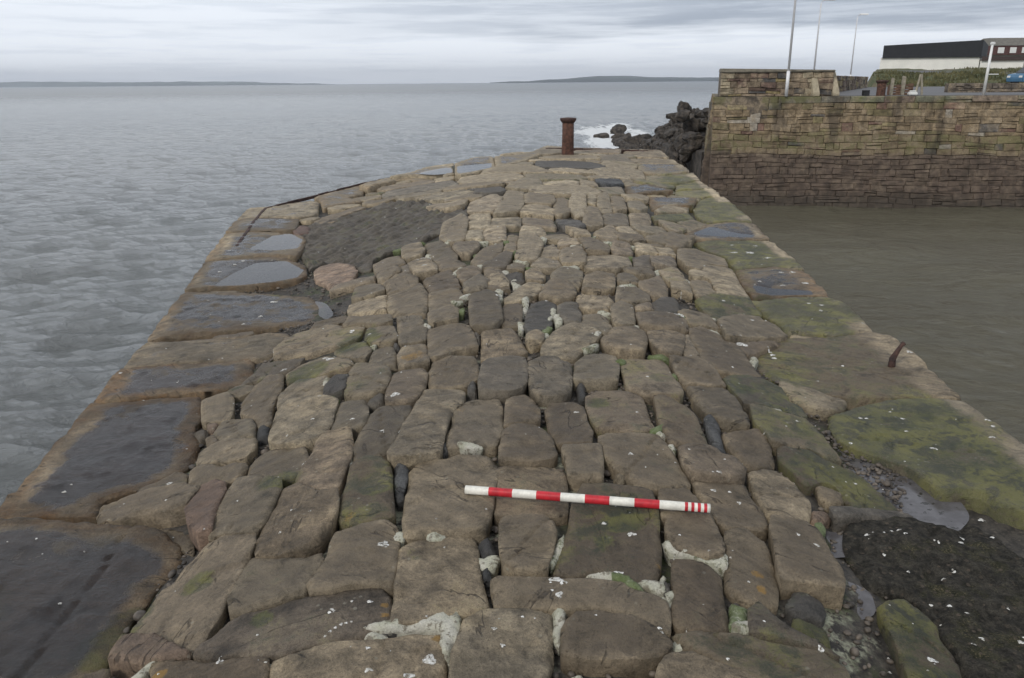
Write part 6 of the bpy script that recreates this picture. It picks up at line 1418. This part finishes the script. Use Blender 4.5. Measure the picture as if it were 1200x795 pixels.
# ------------------------------------------------------------------ parked cars at the right edge
GLASS = simple('car_glass', (.03, .035, .04), .1, bmp=0); TYRE = simple('tyre', (.02, .02, .02), .8, bmp=.1)
def car(x, y, z, col, label, rz, tall=0):
    e = empty('parked_car', (x, y, z), label, 'car', 'cars parked behind the quay', rz)
    paint = simple('car_paint', col, .25, var=.05, bmp=0)
    def sec(prof_, w, name, mat, wi=0): 
        n = len(prof_); V = [(px, -w/2+(wi if pz > .9 else 0), pz) for px, pz in prof_]+[(px, w/2-(wi if pz > .9 else 0), pz) for px, pz in prof_]
        return MB().add(V, [list(range(n)), list(range(n, 2*n))[::-1]]+[[i, (i+1) % n, n+(i+1) % n, n+i] for i in range(n)]).build(name, mat, e, bevel=.04)
    sec([(-2, .3), (-2.05, .6), (-1.95, .85), (-1.3, .95), (1.2, .98), (1.95, .85), (2.05, .55), (2, .3)], 1.7, 'body', paint)
    sec([(-1.5, .93), (-.9, 1.38+tall), (.6, 1.42+tall), (1.35, .95)], 1.6, 'windows', GLASS, .12)
    sec([(-.88, 1.385+tall), (-.8, 1.44+tall), (.5, 1.47+tall), (.62, 1.41+tall)], 1.4, 'roof', paint, .03)
    for wx in (-1.25, 1.3):
        for wy in (-.83, .83):
            MB().tube([(wx, wy-.1, .3), (wx, wy+.1, .3)], .31, 20).build('wheel', TYRE, e, True)
    for wy in (-.6, .6): MB().box(-2.07, -1.98, wy-.15, wy+.15, .6, .75).build('headlight', WHITE, e, bevel=.02)
    for o in e.children: pass
car(40.2, 62.5, QZ+.01, (.07, .17, .28), 'light blue car cut by the right edge of the picture', .15)
car(67.0, 103, gz(67, 103)+.05, (.03, .05, .25), 'dark blue van parked higher up the bank below the house', .1, .4)
# ------------------------------------------------------------------ rock armour beside the wall
ROCK = simple('wet_rock', (.034, .029, .025), .75, var=.5, scale=3.2, bmp=1., bd=.12, col2=(.12, .10, .08))
def boulder(x, y, z, sx, sy, sz, seed, label):
    bmx = bmesh.new(); bmesh.ops.create_icosphere(bmx, subdivisions=4, radius=1); v = np.array([q.co[:] for q in bmx.verts]); f = [[q.index for q in p.verts] for p in bmx.faces]; bmx.free()
    rng = random.Random(seed); 
    for _ in range(9):        # cut facets
        n_ = np.array([rng.gauss(0, 1) for _ in range(3)]); n_ /= np.linalg.norm(n_); dd = rng.uniform(.55, .8); s_ = v@n_; v = v-np.maximum(s_-dd, 0)[:, None]*n_*.92
    v = v*(1+.30*fbm(v*2.4+seed, seed, 5, .62))[:, None]*np.array([sx, sy, sz]); a = rng.uniform(0, 6)
    v = np.c_[v[:, 0]*math.cos(a)-v[:, 1]*math.sin(a), v[:, 0]*math.sin(a)+v[:, 1]*math.cos(a), v[:, 2]]
    o = mesh('boulder', v, f, ROCK); o.location = (x, y, z); tag(o, label, 'boulder', 'rock armour'); return o
rng = random.Random(17)
for k in range(210):
    y = rng.uniform(34.5, 58); g = (y-34)/24; x_in = 7.9+(y-33)*.12; x = x_in+rng.uniform(-2.8, 2.0)+.15
    top = .62-1.1*g - max(0, (x_in+.4-x))*1.5
    z = top-rng.uniform(.2, 1.0); z = max(z, WZ+.1)
    boulder(x, y, z, rng.uniform(.24, .6), rng.uniform(.24, .6), rng.uniform(.2, .45), k, 'dark jagged boulder in the rock armour heaped against the seaward end of the wall')
mb = MB(); mb.prism([(7.9, 33.), (14, 33), (17, 60), (9.8, 58)], WZ-1, [-1.2, .4, -.6, -2.4]); 
o = mb.build('rubble_slope', ROCK); tag(o, 'dark rubble slope under the boulders beside the wall', kind='structure')
for (x, y, s, lab) in ((8.05, 37.6, .44, 'big dark boulder on top of the rock armour, standing clear against the sea'), (9.0, 42, .5, 'dark rounded boulder at the top of the heap close to the wall corner')):
    boulder(x, y, (.12 if y < 40 else .3), s, s*.8, s*.7, int(x*10), lab)
boulder(7.7, 69, WZ+.15, .8, .8, .38, 71, 'lone dark rock awash in the white surf, farthest left')
boulder(9.4, 68, WZ+.15, .9, .7, .5, 72, 'dark rock in the surf beside the foot of the rock armour')
for k in range(16):
    yy = rng.uniform(50, 66); q_ = boulder(9.4+(yy-58)*.14+rng.uniform(-1.8, .6), yy, WZ+rng.uniform(.0, .3), rng.uniform(.3, .8), rng.uniform(.3, .8), rng.uniform(.25, .5), 300+k, 'low wet dark rock in the surf at the foot of the rock armour'); q_['group'] = 'rocks in the surf'
boulder(10.1, 76, WZ+.25, .8, .9, .6, 73, 'dark pointed rock in the surf behind the others')
# ------------------------------------------------------------------ haze
def haze():
    mb = MB(); mb.box(-9300, 9300, -9300, 9300, -6, 130); m = bpy.data.materials.new('haze'); m.use_nodes = True; t = m.node_tree; t.nodes.clear()
    o_ = t.nodes.new('ShaderNodeOutputMaterial'); v = t.nodes.new('ShaderNodeVolumePrincipled'); v.inputs['Color'].default_value = (.80, .86, .95, 1); v.inputs['Density'].default_value = 1.2e-4
    v.inputs['Anisotropy'].default_value = .2
    t.links.new(v.outputs[0], o_.inputs['Volume']); o = mb.build('haze', m); tag(o, 'thin sea haze over the water', kind='stuff')
HAZE = True
if HAZE: haze()
